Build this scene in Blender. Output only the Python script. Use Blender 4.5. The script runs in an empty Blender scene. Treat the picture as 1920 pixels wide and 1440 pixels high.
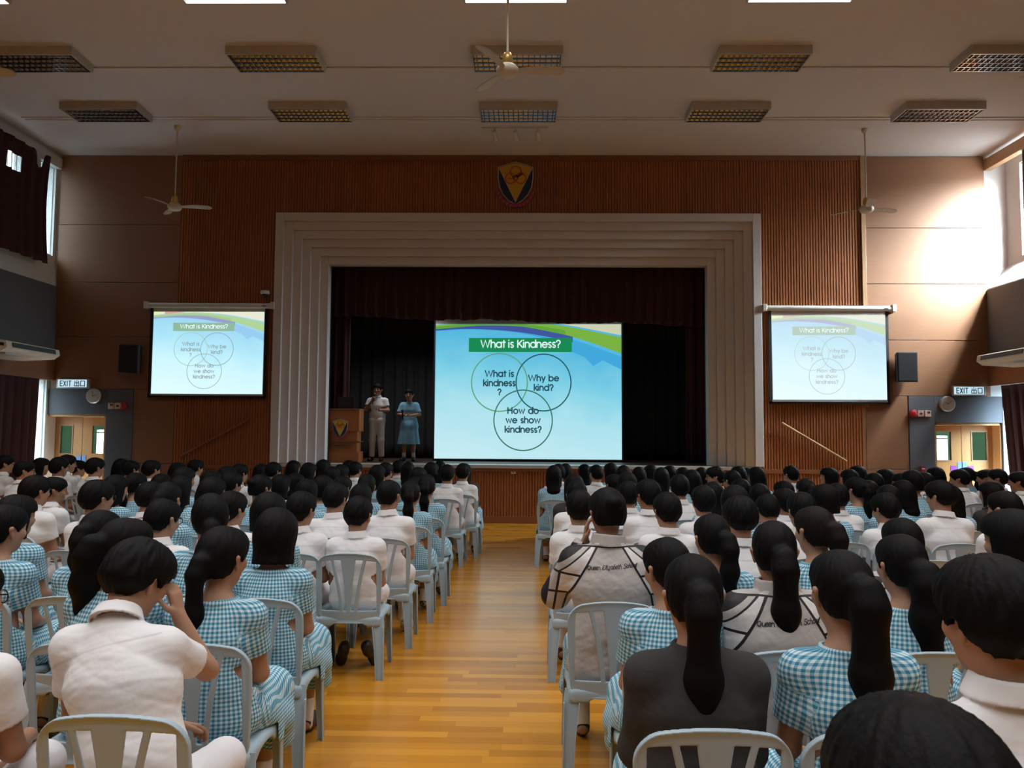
import bpy, math, random
import numpy as np
from mathutils import Vector, Matrix
PI = math.pi
random.seed(7); RNG = np.random.default_rng(7)
SC = bpy.context.scene
COL = SC.collection

# ------------------------------------------------------------------ camera
CAM_H = 1.72
cam = bpy.data.cameras.new('camera'); cam_o = bpy.data.objects.new('camera', cam); COL.objects.link(cam_o)
cam.sensor_fit = 'HORIZONTAL'; cam.sensor_width = 36.0; cam.lens = 36.0 * 1478.0 / 1920.0
cam.clip_start = 0.02; cam.clip_end = 200
_p, _y, _r = 0.0639, -0.0171, 0.0071
_f = Vector((math.sin(_y)*math.cos(_p), math.cos(_y)*math.cos(_p), math.sin(_p)))
_rt = Vector((math.cos(_y), -math.sin(_y), 0)); _up = _rt.cross(_f)
_r2 = _rt*math.cos(_r) + _up*math.sin(_r); _u2 = -_rt*math.sin(_r) + _up*math.cos(_r)
_m = Matrix(((_r2.x, _u2.x, -_f.x, 0), (_r2.y, _u2.y, -_f.y, 0), (_r2.z, _u2.z, -_f.z, CAM_H), (0, 0, 0, 1)))
cam_o.matrix_world = _m
cam.dof.use_dof = True; cam.dof.focus_distance = 6.0; cam.dof.aperture_fstop = 15.0
SC.camera = cam_o

# ------------------------------------------------------------------ colour management, world, light levels
SC.view_settings.view_transform = 'Standard'; SC.view_settings.look = 'None'
SC.view_settings.exposure = 0.0; SC.view_settings.gamma = 1.0; SC.view_settings.use_curve_mapping = False
SKY = 430.0            # brightness of the overcast sky outside the windows
LAMP = 25.0          # watts of each lit ceiling fitting
cy = SC.cycles
cy.max_bounces = 7; cy.diffuse_bounces = 4; cy.glossy_bounces = 3; cy.transmission_bounces = 4; cy.transparent_max_bounces = 6
cy.use_denoising = True; cy.sample_clamp_indirect = 6.0; cy.caustics_reflective = False; cy.caustics_refractive = False
wd = bpy.data.worlds.new('world'); SC.world = wd; wd.use_nodes = True
_wt = wd.node_tree; _bg = _wt.nodes['Background']; _bg.inputs[0].default_value = (0.86, 0.96, 1.0, 1)
_tc = _wt.nodes.new('ShaderNodeTexCoord'); _sx = _wt.nodes.new('ShaderNodeSeparateXYZ'); _mr = _wt.nodes.new('ShaderNodeMapRange')   # overcast sky: bright above, dim towards the ground
_wt.links.new(_tc.outputs['Generated'], _sx.inputs[0]); _wt.links.new(_sx.outputs[2], _mr.inputs[0])
_mg = _wt.nodes.new('ShaderNodeMapRange'); _wt.links.new(_sx.outputs[0], _mg.inputs[0])                    # low sky dimmed on the window side to shape the daylight
for _i, _v in ((1, -.3), (2, .3), (3, .12*SKY), (4, .025*SKY)): _mg.inputs[_i].default_value = _v
for _i, _v in ((1, .06), (2, .55), (4, SKY)): _mr.inputs[_i].default_value = _v
_wt.links.new(_mg.outputs[0], _mr.inputs[3])
_wt.links.new(_mr.outputs[0], _bg.inputs[1])

def portal(name, loc, rot, sx, sy):
    l = bpy.data.lights.new(name, 'AREA'); l.shape = 'RECTANGLE'; l.size = sx; l.size_y = sy
    l.cycles.is_portal = True
    o = bpy.data.objects.new(name, l); COL.objects.link(o); o.location = loc; o.rotation_euler = rot
portal('window_portal', (9.62, 14.1, 6.1), (0, PI/2, 0), 1.9, 2.0)
portal('window_portal', (-9.62, 14.1, 6.1), (0, -PI/2, 0), 1.9, 2.3)
portal('window_portal', (-9.62, 14.75, 1.8), (0, -PI/2, 0), 2.0, 1.3)
portal('window_portal', (9.75, 14.75, 1.8), (0, PI/2, 0), 2.0, 1.3)

FIX_X = [-7.27, -3.71, -0.15, 3.41, 6.97]
FIX_Y = [9.37, 7.46, 5.55, 3.64, 1.73, -0.2, -2.1]
for fy in FIX_Y:                                   # the fluorescent fittings that are switched on
    for fx in FIX_X:
        l = bpy.data.lights.new('fluorescent_light', 'AREA'); l.shape = 'RECTANGLE'; l.size = 1.2; l.size_y = 0.46
        l.energy = LAMP*{9.37: .45, 7.46: .75}.get(fy, 1.08); l.color = (.98, .99, 1.0); l.spread = math.radians(125)
        o = bpy.data.objects.new('fluorescent_light', l); COL.objects.link(o); o.location = (fx, fy, 7.13)

for bx_, be in ((-2.7, 18.0), (2.6, 1.5)):                  # fill lights added behind the valance to brighten the stage
    l = bpy.data.lights.new('added_stage_fill', 'AREA'); l.shape = 'RECTANGLE'; l.size = 1.4; l.size_y = .15; l.energy = be; l.color = (.92, .95, 1.0); l.spread = math.radians(120)
    o = bpy.data.objects.new('added_stage_fill', l); COL.objects.link(o); o.location = (bx_, 16.8, 4.5); o.rotation_euler = (math.radians(15), 0, 0)

# ------------------------------------------------------------------ small helpers
def tag(o, label=None, cat=None, group=None, kind=None):
    if label: o['label'] = label
    if cat: o['category'] = cat
    if group: o['group'] = group
    if kind: o['kind'] = kind
    return o
def empty(name, loc=(0, 0, 0), rz=0.0, label=None, cat=None, group=None):
    o = bpy.data.objects.new(name, None); COL.objects.link(o); o.location = loc; o.rotation_euler = (0, 0, rz)
    o.empty_display_size = 0.1
    return tag(o, label, cat, group)
def link(name, me, parent=None, loc=(0, 0, 0)):
    o = bpy.data.objects.new(name, me); COL.objects.link(o); o.location = loc
    if parent: o.parent = parent
    return o
def dup(root, loc=None, rz=None, label=None, scale=None):
    r = root.copy(); COL.objects.link(r)
    if loc is not None: r.location = loc
    if rz is not None: r.rotation_euler = (0, 0, rz)
    if scale is not None: r.scale = (scale,)*3
    if label: r['label'] = label
    for ch in root.children:
        c = ch.copy(); COL.objects.link(c); c.parent = r
        for g in ch.children:
            d = g.copy(); COL.objects.link(d); d.parent = c
    return r

class MB:
    """collects polygons and builds one mesh object"""
    def __init__(s): s.v = []; s.f = []; s.mi = []; s.sm = []
    def poly(s, pts, mi=0, sm=False):
        n = len(s.v); s.v += [tuple(p) for p in pts]; s.f.append(tuple(range(n, n+len(pts)))); s.mi.append(mi); s.sm.append(sm); return s
    def faces(s, vs, fs, mi=0, sm=False):
        n = len(s.v); s.v += [tuple(p) for p in vs]
        for f in fs: s.f.append(tuple(n+i for i in f)); s.mi.append(mi); s.sm.append(sm)
        return s
    def box(s, x0, x1, y0, y1, z0, z1, mi=0, M=None):
        vs = [(x, y, z) for z in (z0, z1) for y in (y0, y1) for x in (x0, x1)]
        if M is not None: vs = [M @ Vector(v) for v in vs]
        return s.faces(vs, [(0, 2, 3, 1), (4, 5, 7, 6), (0, 1, 5, 4), (2, 6, 7, 3), (0, 4, 6, 2), (1, 3, 7, 5)], mi)
    def hexa(s, a, b, mi=0):
        """a, b: two quads (lists of 4 points) joined into a solid"""
        return s.faces(list(a)+list(b), [(3, 2, 1, 0), (4, 5, 6, 7), (0, 1, 5, 4), (1, 2, 6, 5), (2, 3, 7, 6), (3, 0, 4, 7)], mi)
    def tube(s, pts, r, n=8, mi=0, caps=True, sm=True):
        pts = [Vector(p) for p in pts]; rs = r if isinstance(r, (list, tuple)) else [r]*len(pts)
        rings = []
        for i, p in enumerate(pts):
            d = (pts[min(i+1, len(pts)-1)] - pts[max(i-1, 0)]).normalized()
            a = d.orthogonal().normalized() if i == 0 else (a - d*a.dot(d)).normalized()
            b = d.cross(a)
            rings.append([p + (a*math.cos(2*PI*k/n) + b*math.sin(2*PI*k/n))*rs[i] for k in range(n)])
        vs = [q for rg in rings for q in rg]; fs = []
        for i in range(len(pts)-1):
            for k in range(n): fs.append((i*n+k, i*n+(k+1) % n, (i+1)*n+(k+1) % n, (i+1)*n+k))
        s.faces(vs, fs, mi, sm)
        if caps:
            s.poly(rings[0][::-1], mi); s.poly(rings[-1], mi)
        return s
    def lathe(s, prof, n=24, c=(0, 0, 0), axis='Z', mi=0, sm=True):
        """prof: (radius, height) pairs"""
        vs = []; fs = []
        for r, h in prof:
            for k in range(n):
                x, y = r*math.cos(2*PI*k/n), r*math.sin(2*PI*k/n)
                vs.append((c[0]+x, c[1]+y, c[2]+h) if axis == 'Z' else (c[0]+x, c[1]+h, c[2]+y))
        for i in range(len(prof)-1):
            for k in range(n):
                q = (i*n+k, i*n+(k+1) % n, (i+1)*n+(k+1) % n, (i+1)*n+k)
                fs.append(q if axis == 'Z' else q[::-1])
        return s.faces(vs, fs, mi, sm)
    def ribbon(s, pts, w, P, mi=0):
        """flat stroke of width w along 2-D points; P maps (u, v) to 3-D"""
        pts = [Vector((a[0], a[1])) for a in pts]
        L = []; R = []
        for i, p in enumerate(pts):
            d0 = (pts[i]-pts[i-1]) if i else (pts[1]-pts[0]); d1 = (pts[i+1]-pts[i]) if i < len(pts)-1 else d0
            if d0.length < 1e-9: d0 = d1
            if d1.length < 1e-9: d1 = d0
            n0 = Vector((-d0.y, d0.x)).normalized(); n1 = Vector((-d1.y, d1.x)).normalized()
            n = (n0+n1); n = n.normalized() if n.length > .3 else n1
            k = min(1.6, 1.0/max(.45, n.dot(n1)))
            ext = d0.normalized()*w*.35 if i == len(pts)-1 else (-d1.normalized()*w*.35 if i == 0 else Vector((0, 0)))
            L.append(p+ext+n*w/2*k); R.append(p+ext-n*w/2*k)
        n = len(pts); vs = [P(*q) for q in L+R]
        return s.faces(vs, [(i, n+i, n+i+1, i+1) for i in range(n-1)], mi)
    def build(s, name, mats, parent=None, bevel=0.0, loc=(0, 0, 0)):
        me = bpy.data.meshes.new(name); me.from_pydata(s.v, [], s.f)
        for m in (mats if isinstance(mats, (list, tuple)) else [mats]): me.materials.append(m)
        me.polygons.foreach_set('material_index', s.mi); me.polygons.foreach_set('use_smooth', s.sm); me.update()
        o = link(name, me, parent, loc)
        if bevel:
            b = o.modifiers.new('bevel', 'BEVEL'); b.width = bevel; b.segments = 2; b.limit_method = 'ANGLE'; b.angle_limit = .7
        return o
def structure(o): o['kind'] = 'structure'; return o

# ------------------------------------------------------------------ materials
class NT:
    def __init__(s, name):
        s.m = bpy.data.materials.new(name); s.m.use_nodes = True; s.t = s.m.node_tree; s.n = s.t.nodes; s.l = s.t.links
        s.bsdf = s.n['Principled BSDF']; s.out = s.n['Material Output']
    def node(s, typ, **kw):
        n = s.n.new(typ)
        for k, v in kw.items(): setattr(n, k, v)
        return n
    def put(s, sock, v):
        if hasattr(v, 'links') or isinstance(v, bpy.types.NodeSocket): s.l.new(v, sock)
        elif isinstance(v, (tuple, list)) and len(v) == 3 and sock.type == 'RGBA': sock.default_value = (*v, 1)
        else: sock.default_value = v
    def math(s, op, a, b=None, c=None, clamp=False):
        n = s.node('ShaderNodeMath', operation=op, use_clamp=clamp); s.put(n.inputs[0], a)
        if b is not None: s.put(n.inputs[1], b)
        if c is not None: s.put(n.inputs[2], c)
        return n.outputs[0]
    def mix(s, fac, a, b):
        n = s.node('ShaderNodeMix', data_type='RGBA'); s.put(n.inputs[0], fac); s.put(n.inputs[6], a); s.put(n.inputs[7], b); return n.outputs[2]
    def coord(s, which='Object'):
        return s.node('ShaderNodeTexCoord').outputs[which]
    def xyz(s, v):
        n = s.node('ShaderNodeSeparateXYZ'); s.l.new(v, n.inputs[0]); return n.outputs
    def vec(s, x, y, z):
        n = s.node('ShaderNodeCombineXYZ'); s.put(n.inputs[0], x); s.put(n.inputs[1], y); s.put(n.inputs[2], z); return n.outputs[0]
    def mapping(s, v, scale):
        n = s.node('ShaderNodeMapping'); s.l.new(v, n.inputs[0]); n.inputs['Scale'].default_value = scale; return n.outputs[0]
    def noise(s, v, scale, detail=3, rough=.55):
        n = s.node('ShaderNodeTexNoise'); s.l.new(v, n.inputs['Vector']); n.inputs['Scale'].default_value = scale
        n.inputs['Detail'].default_value = detail; n.inputs['Roughness'].default_value = rough; return n.outputs['Fac']
    def white(s, v):
        n = s.node('ShaderNodeTexWhiteNoise', noise_dimensions='3D'); s.l.new(v, n.inputs[0]); return n.outputs[0]
    def bump(s, h, strength=.2, dist=.01):
        n = s.node('ShaderNodeBump'); n.inputs['Strength'].default_value = strength; n.inputs['Distance'].default_value = dist
        s.l.new(h, n.inputs['Height']); s.l.new(n.outputs[0], s.bsdf.inputs['Normal'])
    def set(s, color=None, rough=None, metal=None, spec=None, **kw):
        if color is not None: s.put(s.bsdf.inputs['Base Color'], color)
        if rough is not None: s.put(s.bsdf.inputs['Roughness'], rough)
        if metal is not None: s.bsdf.inputs['Metallic'].default_value = metal
        if spec is not None: s.bsdf.inputs['Specular IOR Level'].default_value = spec
        for k, v in kw.items(): s.put(s.bsdf.inputs[k.replace('_', ' ')], v)
        return s.m
def sh(c, k): return tuple(min(1, x*k) for x in c)
def plain(name, c, rough=.6, metal=0, var=.12, scale=9.0, bump=0.0, spec=None):
    t = NT(name); co = t.coord(); n = t.noise(co, scale)
    if bump: t.bump(t.noise(co, scale*12), bump, .004)
    return t.set(t.mix(n, sh(c, 1-var), sh(c, 1+var)), rough, metal, spec)
def glow(name, c, s=1.0):
    t = NT(name); e = t.node('ShaderNodeEmission'); e.inputs[0].default_value = (*c, 1); e.inputs[1].default_value = s
    t.l.new(e.outputs[0], t.out.inputs[0]); return t.m
def srgb(r, g, b):
    f = lambda c: (c/255/12.92 if c/255 <= .04045 else ((c/255+.055)/1.055)**2.4)
    return (f(r), f(g), f(b))

def wood(name, base, along='Z', scale=1.0, rough=.45, panel=None, var=.35):
    """veneer: grain stretched along one axis; panel = (w, h) cells of slightly different tone"""
    t = NT(name); co = t.coord(); s = {'X': (1.2, 22, 22), 'Z': (22, 22, 1.2), 'Y': (22, 1.2, 22)}[along]
    g = t.noise(t.mapping(co, tuple(scale*q for q in s)), 1.6, 5, .6)
    big = t.noise(t.mapping(co, tuple(q*.12 for q in s)), 1.0, 2)
    c = t.mix(t.math('ADD', t.math('MULTIPLY', g, .7), t.math('MULTIPLY', big, .3)), sh(base, 1-var), sh(base, 1+var))
    if panel:
        x, y, z = t.xyz(co)
        w = t.white(t.vec(t.math('FLOOR', t.math('DIVIDE', x, panel[0])), 0.0, t.math('FLOOR', t.math('DIVIDE', z, panel[1]))))
        c = t.mix(t.math('MULTIPLY', w, .32), c, sh(base, .45))
    t.bump(g, .12, .002)
    return t.set(c, rough)

M = {}
M['ceiling'] = plain('ceiling_paint', (.66, .64, .645), .9, var=.03, bump=.05)
M['white_wall'] = plain('white_wall_paint', (.72, .73, .72), .85, var=.03)
M['dark_room'] = plain('dark_back_wall', (.12, .1, .09), .9)
M['veneer'] = wood('smooth_wood_veneer', (.25, .118, .058), 'X', 1.0, .5, None, .2)
M['ribs'] = wood('ribbed_wood_cladding', (.36, .125, .038), 'Z', .6, .5, (.61, 2.35), .3)
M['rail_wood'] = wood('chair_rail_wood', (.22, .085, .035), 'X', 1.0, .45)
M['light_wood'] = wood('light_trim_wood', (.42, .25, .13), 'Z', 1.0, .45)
M['door_wood'] = wood('door_wood', (.50, .26, .09), 'Z', .7, .4, None, .2)
M['lectern_wood'] = wood('lectern_wood', (.38, .13, .04), 'Z', .8, .4, None, .2)
M['grey_fabric'] = plain('grey_acoustic_fabric', (.105, .11, .125), .95, var=.2, scale=40, bump=.2)
M['plaster'] = plain('moulded_plaster', (.62, .595, .60), .8, var=.04)
M['maroon'] = plain('maroon_curtain', (.045, .012, .014), .95, var=.3, scale=5)
M['backcloth'] = plain('dark_grey_backcloth', (.045, .045, .042), .8, var=.3, scale=3)
M['black_cloth'] = plain('black_curtain', (.006, .006, .006), .95)
M['black'] = plain('black_plastic', (.012, .012, .014), .5)
M['black_edge'] = plain('black_screen_border', (.008, .008, .012), .7)
M['white_plastic'] = plain('white_plastic', (.66, .66, .63), .45)
M['cream'] = plain('cream_enamel', (.62, .57, .47), .45)
M['fan_blade'] = plain('fan_blade_enamel', (.55, .50, .42), .5)
M['brass'] = plain('brass_fan_cup', (.55, .36, .12), .35, .6)
M['steel'] = plain('grey_steel', (.45, .46, .47), .4, .5)
M['mirror'] = plain('louvre_aluminium', (.36, .37, .40), .16, 1.0, var=.05)
M['housing'] = plain('light_housing_enamel', (.50, .49, .47), .5)
M['lit'] = glow('lit_fluorescent_louvre', (1.0, .96, .86), 2.2)
M['red'] = plain('red_bell', (.35, .02, .02), .4)
M['callbox'] = plain('cream_call_box', (.60, .45, .38), .5)
M['dark_red'] = plain('dark_red_window', (.09, .015, .015), .4)
M['glass'] = NT('vision_glass').set((.84, .95, .89), .05, Transmission_Weight=1.0, IOR=1.02)
t = NT('light_dimming_pane'); tb = t.node('ShaderNodeBsdfTransparent'); tb.inputs[0].default_value = (.15, .162, .166, 1); t.l.new(tb.outputs[0], t.out.inputs[0]); M['dim_pane'] = t.m  # strong pane tint added to hold back daylight on the curtained side
M['dim_pane_weak'] = t.m.copy(); M['dim_pane_weak'].name = 'weak_light_dimming_pane'; M['dim_pane_weak'].node_tree.nodes['Transparent BSDF'].inputs[0].default_value = (.40, .44, .47, 1)  # weaker tint, added to cut daylight from the lower window
M['corridor'] = plain('pale_green_corridor_paint', (.50, .66, .55), .9, var=.05)
M['stage_floor'] = wood('stage_boards', (.10, .06, .04), 'X', .5, .5)
M['edge_strip'] = plain('aluminium_edge_strip', (.55, .56, .55), .4, .3)
M['blue_tag'] = plain('blue_push_plate', (.16, .30, .62), .5)
M['purple'] = plain('purple_notice', (.28, .06, .40), .5)
M['paper'] = plain('white_paper', (.8, .8, .8), .7, var=.03)

t = NT('gymnasium_floorboards')                       # long glossy boards laid across the hall
co = t.coord(); x, y, z = t.xyz(co)
row = t.math('FLOOR', t.math('DIVIDE', y, .085)); off = t.math('MULTIPLY', t.white(t.vec(row, 3.0, 1.0)), 1.7)
seg = t.math('FLOOR', t.math('DIVIDE', t.math('ADD', x, off), 1.15))
w = t.white(t.vec(seg, row, 0.0))
gr = t.noise(t.mapping(co, (1.5, 30, 1)), 2.2, 5, .6)
c = t.mix(t.math('ADD', t.math('MULTIPLY', w, .62), t.math('MULTIPLY', gr, .38)), (.38, .140, .008), (.68, .31, .030))
gy = t.math('ABSOLUTE', t.math('SUBTRACT', t.math('FRACT', t.math('DIVIDE', y, .085)), .5))
gx = t.math('ABSOLUTE', t.math('SUBTRACT', t.math('FRACT', t.math('DIVIDE', t.math('ADD', x, off), 1.15)), .5))
gap = t.math('MAXIMUM', t.math('GREATER_THAN', gy, .488), t.math('GREATER_THAN', gx, .499))
c = t.mix(t.math('MULTIPLY', gap, .45), c, (.16, .07, .015))
M['floor'] = t.set(c, t.math('ADD', .17, t.math('MULTIPLY', t.noise(co, 3.0), .10)), spec=.5)
# ------------------------------------------------------------------ the hall
D = 15.46; ZC = 7.3
structure(MB().box(-10.2, 10.0, -7.2, D, -.12, 0).build('floor', M['floor']))
c_ = MB().box(-10.2, 10.0, -7.2, 12.96, ZC, ZC+.2)
c_.hexa([(-10.2, 12.96, ZC), (10, 12.96, ZC), (10, D+.3, ZC-.02), (-10.2, D+.3, ZC-.02)], [(-10.2, 12.96, ZC+.2), (10, 12.96, ZC+.2), (10, D+.3, ZC+.2), (-10.2, D+.3, ZC+.2)])
structure(c_.build('ceiling', M['ceiling']))
structure(MB().box(-10.2, 10.0, -7.4, -7.2, -.1, ZC).build('wall_back', M['dark_room']))

# proscenium opening and doors are left open in the front wall
PX0, PX1, PZ1 = -4.97, 4.60, 6.085
LD0, LD1, RD0, RD1 = -9.50, -8.27, 7.93, 9.25        # door recesses
w_ = MB()
w_.box(LD1, PX0+.1, D, D+.3, 0, ZC).box(-10.2, LD1, D, D+.3, 2.06, ZC).box(-10.2, LD0, D, D+.3, 0, 2.06)
w_.box(PX1-.1, RD0, D, D+.3, 0, ZC).box(RD0, 10.0, D, D+.3, 2.01, ZC).box(RD1, 10.0, D, D+.3, 0, 2.01)
w_.box(PX0+.1, PX1-.1, D, D+.3, PZ1-.1, ZC).box(PX0+.1, PX1-.1, D, D+.3, 0, 1.05)
structure(w_.build('wall_front', M['white_wall']))

# smooth veneer panels with open joints
def veneer(name, x0, x1, zs, cut=None):
    m = MB()
    for a, b in zip(zs[:-1], zs[1:]): m.box(x0, x1, D-.03, D-.002, a+.006, b-.006)
    if cut: [m.box(*cc) for cc in cut]
    return structure(m.build(name, M['veneer'], bevel=.003))
veneer('trim_1', -9.38, -6.92, [2.56, 3.60, 4.69, 5.86, 7.27])
veneer('trim_2', 6.68, 9.03, [2.52, 3.61, 4.72, 5.835, 7.27])
veneer('trim_3', -7.72, -6.92, [.12, 1.1, 2.56]); veneer('trim_4', 6.62, 7.42, [.12, 1.1, 2.52])
# ribbed cladding: real battens
def ribs(name, x0, x1, z0, z1, y=D, mat='ribs', pitch=.055):
    m = MB(); n = max(1, round((x1-x0)/pitch)); p = (x1-x0)/n; d = .022
    m.box(x0, x1, y-.02, y-.001, z0, z1)
    for i in range(n):
        a = x0+i*p+.007; b = x0+(i+1)*p-.007; q = .006
        m.faces([(a, y-.02, z0), (a+q, y-.02-d, z0), (b-q, y-.02-d, z0), (b, y-.02, z0), (a, y-.02, z1), (a+q, y-.02-d, z1), (b-q, y-.02-d, z1), (b, y-.02, z1)],
                [(0, 1, 5, 4), (1, 2, 6, 5), (2, 3, 7, 6), (3, 2, 1, 0), (4, 5, 6, 7)])
    return structure(m.build(name, M[mat]))
ribs('trim_5', -6.91, PX0, 1.08, 7.27); ribs('trim_6', PX0, PX1, PZ1, 7.27); ribs('trim_7', PX1, 6.58, 1.08, 7.27)
ribs('trim_8', -6.91, 6.58, .13, 1.00)
structure(MB().box(6.59, 6.67, D-.075, D-.002, 2.3, 7.27).build('trim_9', M['light_wood'], bevel=.004))
structure(MB().box(-6.91, PX0+.02, D-.06, D-.002, 1.0, 1.08).box(PX1-.02, 6.62, D-.06, D-.002, 1.0, 1.08).build('trim_10', M['rail_wood'], bevel=.004))
structure(MB().box(PX0+.02, PX1-.02, D-.065, D+.35, 1.0, 1.06).build('trim_11', M['rail_wood']))
structure(MB().box(-7.72, 7.42, D-.055, D-.002, 0, .13).build('baseboard_front', M['rail_wood'], bevel=.004))
structure(MB().box(-6.91, 6.60, D-.06, D-.002, 7.18, 7.28).build('trim_12', M['rail_wood']))
structure(MB().box(PX0+.05, PX1-.05, D-.075, D+.45, 1.06, 1.125).build('trim_13', M['edge_strip'], bevel=.004))

# stepped plaster proscenium: six frames, each set further back
IX0, IX1, IZ1 = -3.99, 3.63, 5.13
m = MB(); N = 6
for k in range(N):
    f0, f1 = k/N, (k+1)/N
    a0, a1, az = PX0+(IX0-PX0)*f0, PX1+(IX1-PX1)*f0, PZ1+(IZ1-PZ1)*f0
    b0, b1, bz = PX0+(IX0-PX0)*f1, PX1+(IX1-PX1)*f1, PZ1+(IZ1-PZ1)*f1
    y0 = D-.15+k*.075; y1 = D+.5
    zb = 1.13
    m.box(a0, b0, y0, y1, zb, az).box(b1, a1, y0, y1, zb, az).box(b0, b1, y0, y1, bz, az)
structure(m.build('trim_14', M['plaster'], bevel=.008))

# stage: floor, black box, hangings
structure(MB().box(-6.6, 6.2, D+.02, 21.2, .95, 1.12).build('floor_stage', M['stage_floor']))
structure(MB().box(-6.8, -6.6, D+.3, 21.4, 1.12, 7.2).box(6.2, 6.4, D+.3, 21.4, 1.12, 7.2).box(-6.8, 6.4, 21.2, 21.4, .9, 7.2)
          .box(-6.8, 6.4, D+.3, 21.4, 7.0, 7.2).box(-6.8, IX0, D+.45, D+.55, 1.12, 7).box(IX1, 6.4, D+.45, D+.55, 1.12, 7).box(IX0, IX1, D+.45, D+.55, IZ1, 7).build('wall_stage', M['black_cloth']))

def curtain(x0, x1, y, zb, zt, amp=.05, wave=.16, axis='X', seed=0, drop=None, mat='maroon', name='curtain', n=None, hole=None, edge=None):
    """hanging cloth with folds; runs along X (or along Y when axis is 'Y'). zb/zt may be functions of the run."""
    r = random.Random(seed); L = abs(x1-x0); nu = n or max(12, int(L/wave*8)); nv = 14
    ph = [r.uniform(0, 6.28) for _ in range(4)]
    fz = (lambda q, u: q(u) if callable(q) else q)
    vs = []; fs = []
    for j in range(nv+1):
        for i in range(nu+1):
            u = x0+(x1-x0)*i/nu; v = j/nv
            k = 2*PI*u/wave
            d = amp*(math.sin(k+ph[0]+.8*math.sin(u*1.7+ph[1])) + .45*math.sin(2.1*k+ph[2]) + .3*math.sin(.37*k+ph[3]))*(.55+.45*(1-v))
            z = fz(zb, u)+(fz(zt, u)-fz(zb, u))*v
            uu = u+(edge(z)*(i/nu)**6 if edge else 0)
            vs.append((uu, y+d, z) if axis == 'X' else (y+d, uu, z))
    for j in range(nv):
        for i in range(nu):
            a = j*(nu+1)+i
            if hole:
                u = x0+(x1-x0)*(i+.5)/nu; q0 = vs[a][2]; q1 = vs[a+nu+1][2]; zz = (q0+q1)/2
                if hole(u, zz): continue
            fs.append((a, a+1, a+nu+2, a+nu+1))
    mb = MB().faces(vs, fs, 0, True); o = mb.build(name, M[mat])
    s = o.modifiers.new('cloth_thickness', 'SOLIDIFY'); s.thickness = .012
    return o
wob = lambda base: (lambda u: base - .012*math.sin(u*9) - .02*math.sin(u*2.3) - .02*u)
tag(curtain(-4.5, 4.2, 16.35, wob(4.08), 5.6, .05, .22, seed=1, name='stage_valance', mat='maroon'), 'dark maroon valance hanging across the top of the stage opening', 'curtain')
tag(curtain(-4.6, -3.72, 16.55, 1.15, 5.6, .04, .2, seed=2, name='stage_curtain'), 'dark maroon stage curtain drawn aside by the lectern', 'curtain')
tag(curtain(3.38, 4.3, 16.55, 1.15, 5.6, .04, .2, seed=3, name='stage_curtain'), 'dark maroon stage curtain drawn aside at the bare end of the stage', 'curtain')
tag(curtain(-5.2, 5.2, 19.6, 1.14, 6.2, .05, .3, seed=4, name='backcloth', mat='backcloth'), 'dark grey backcloth hanging behind the two standing speakers and the screen', 'curtain')
tag(curtain(-4.9, 4.9, 18.9, 4.0, 5.6, .04, .25, seed=5, name='stage_border', mat='backcloth'), 'short dark grey border cloth above the backcloth on the stage', 'curtain')

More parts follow.
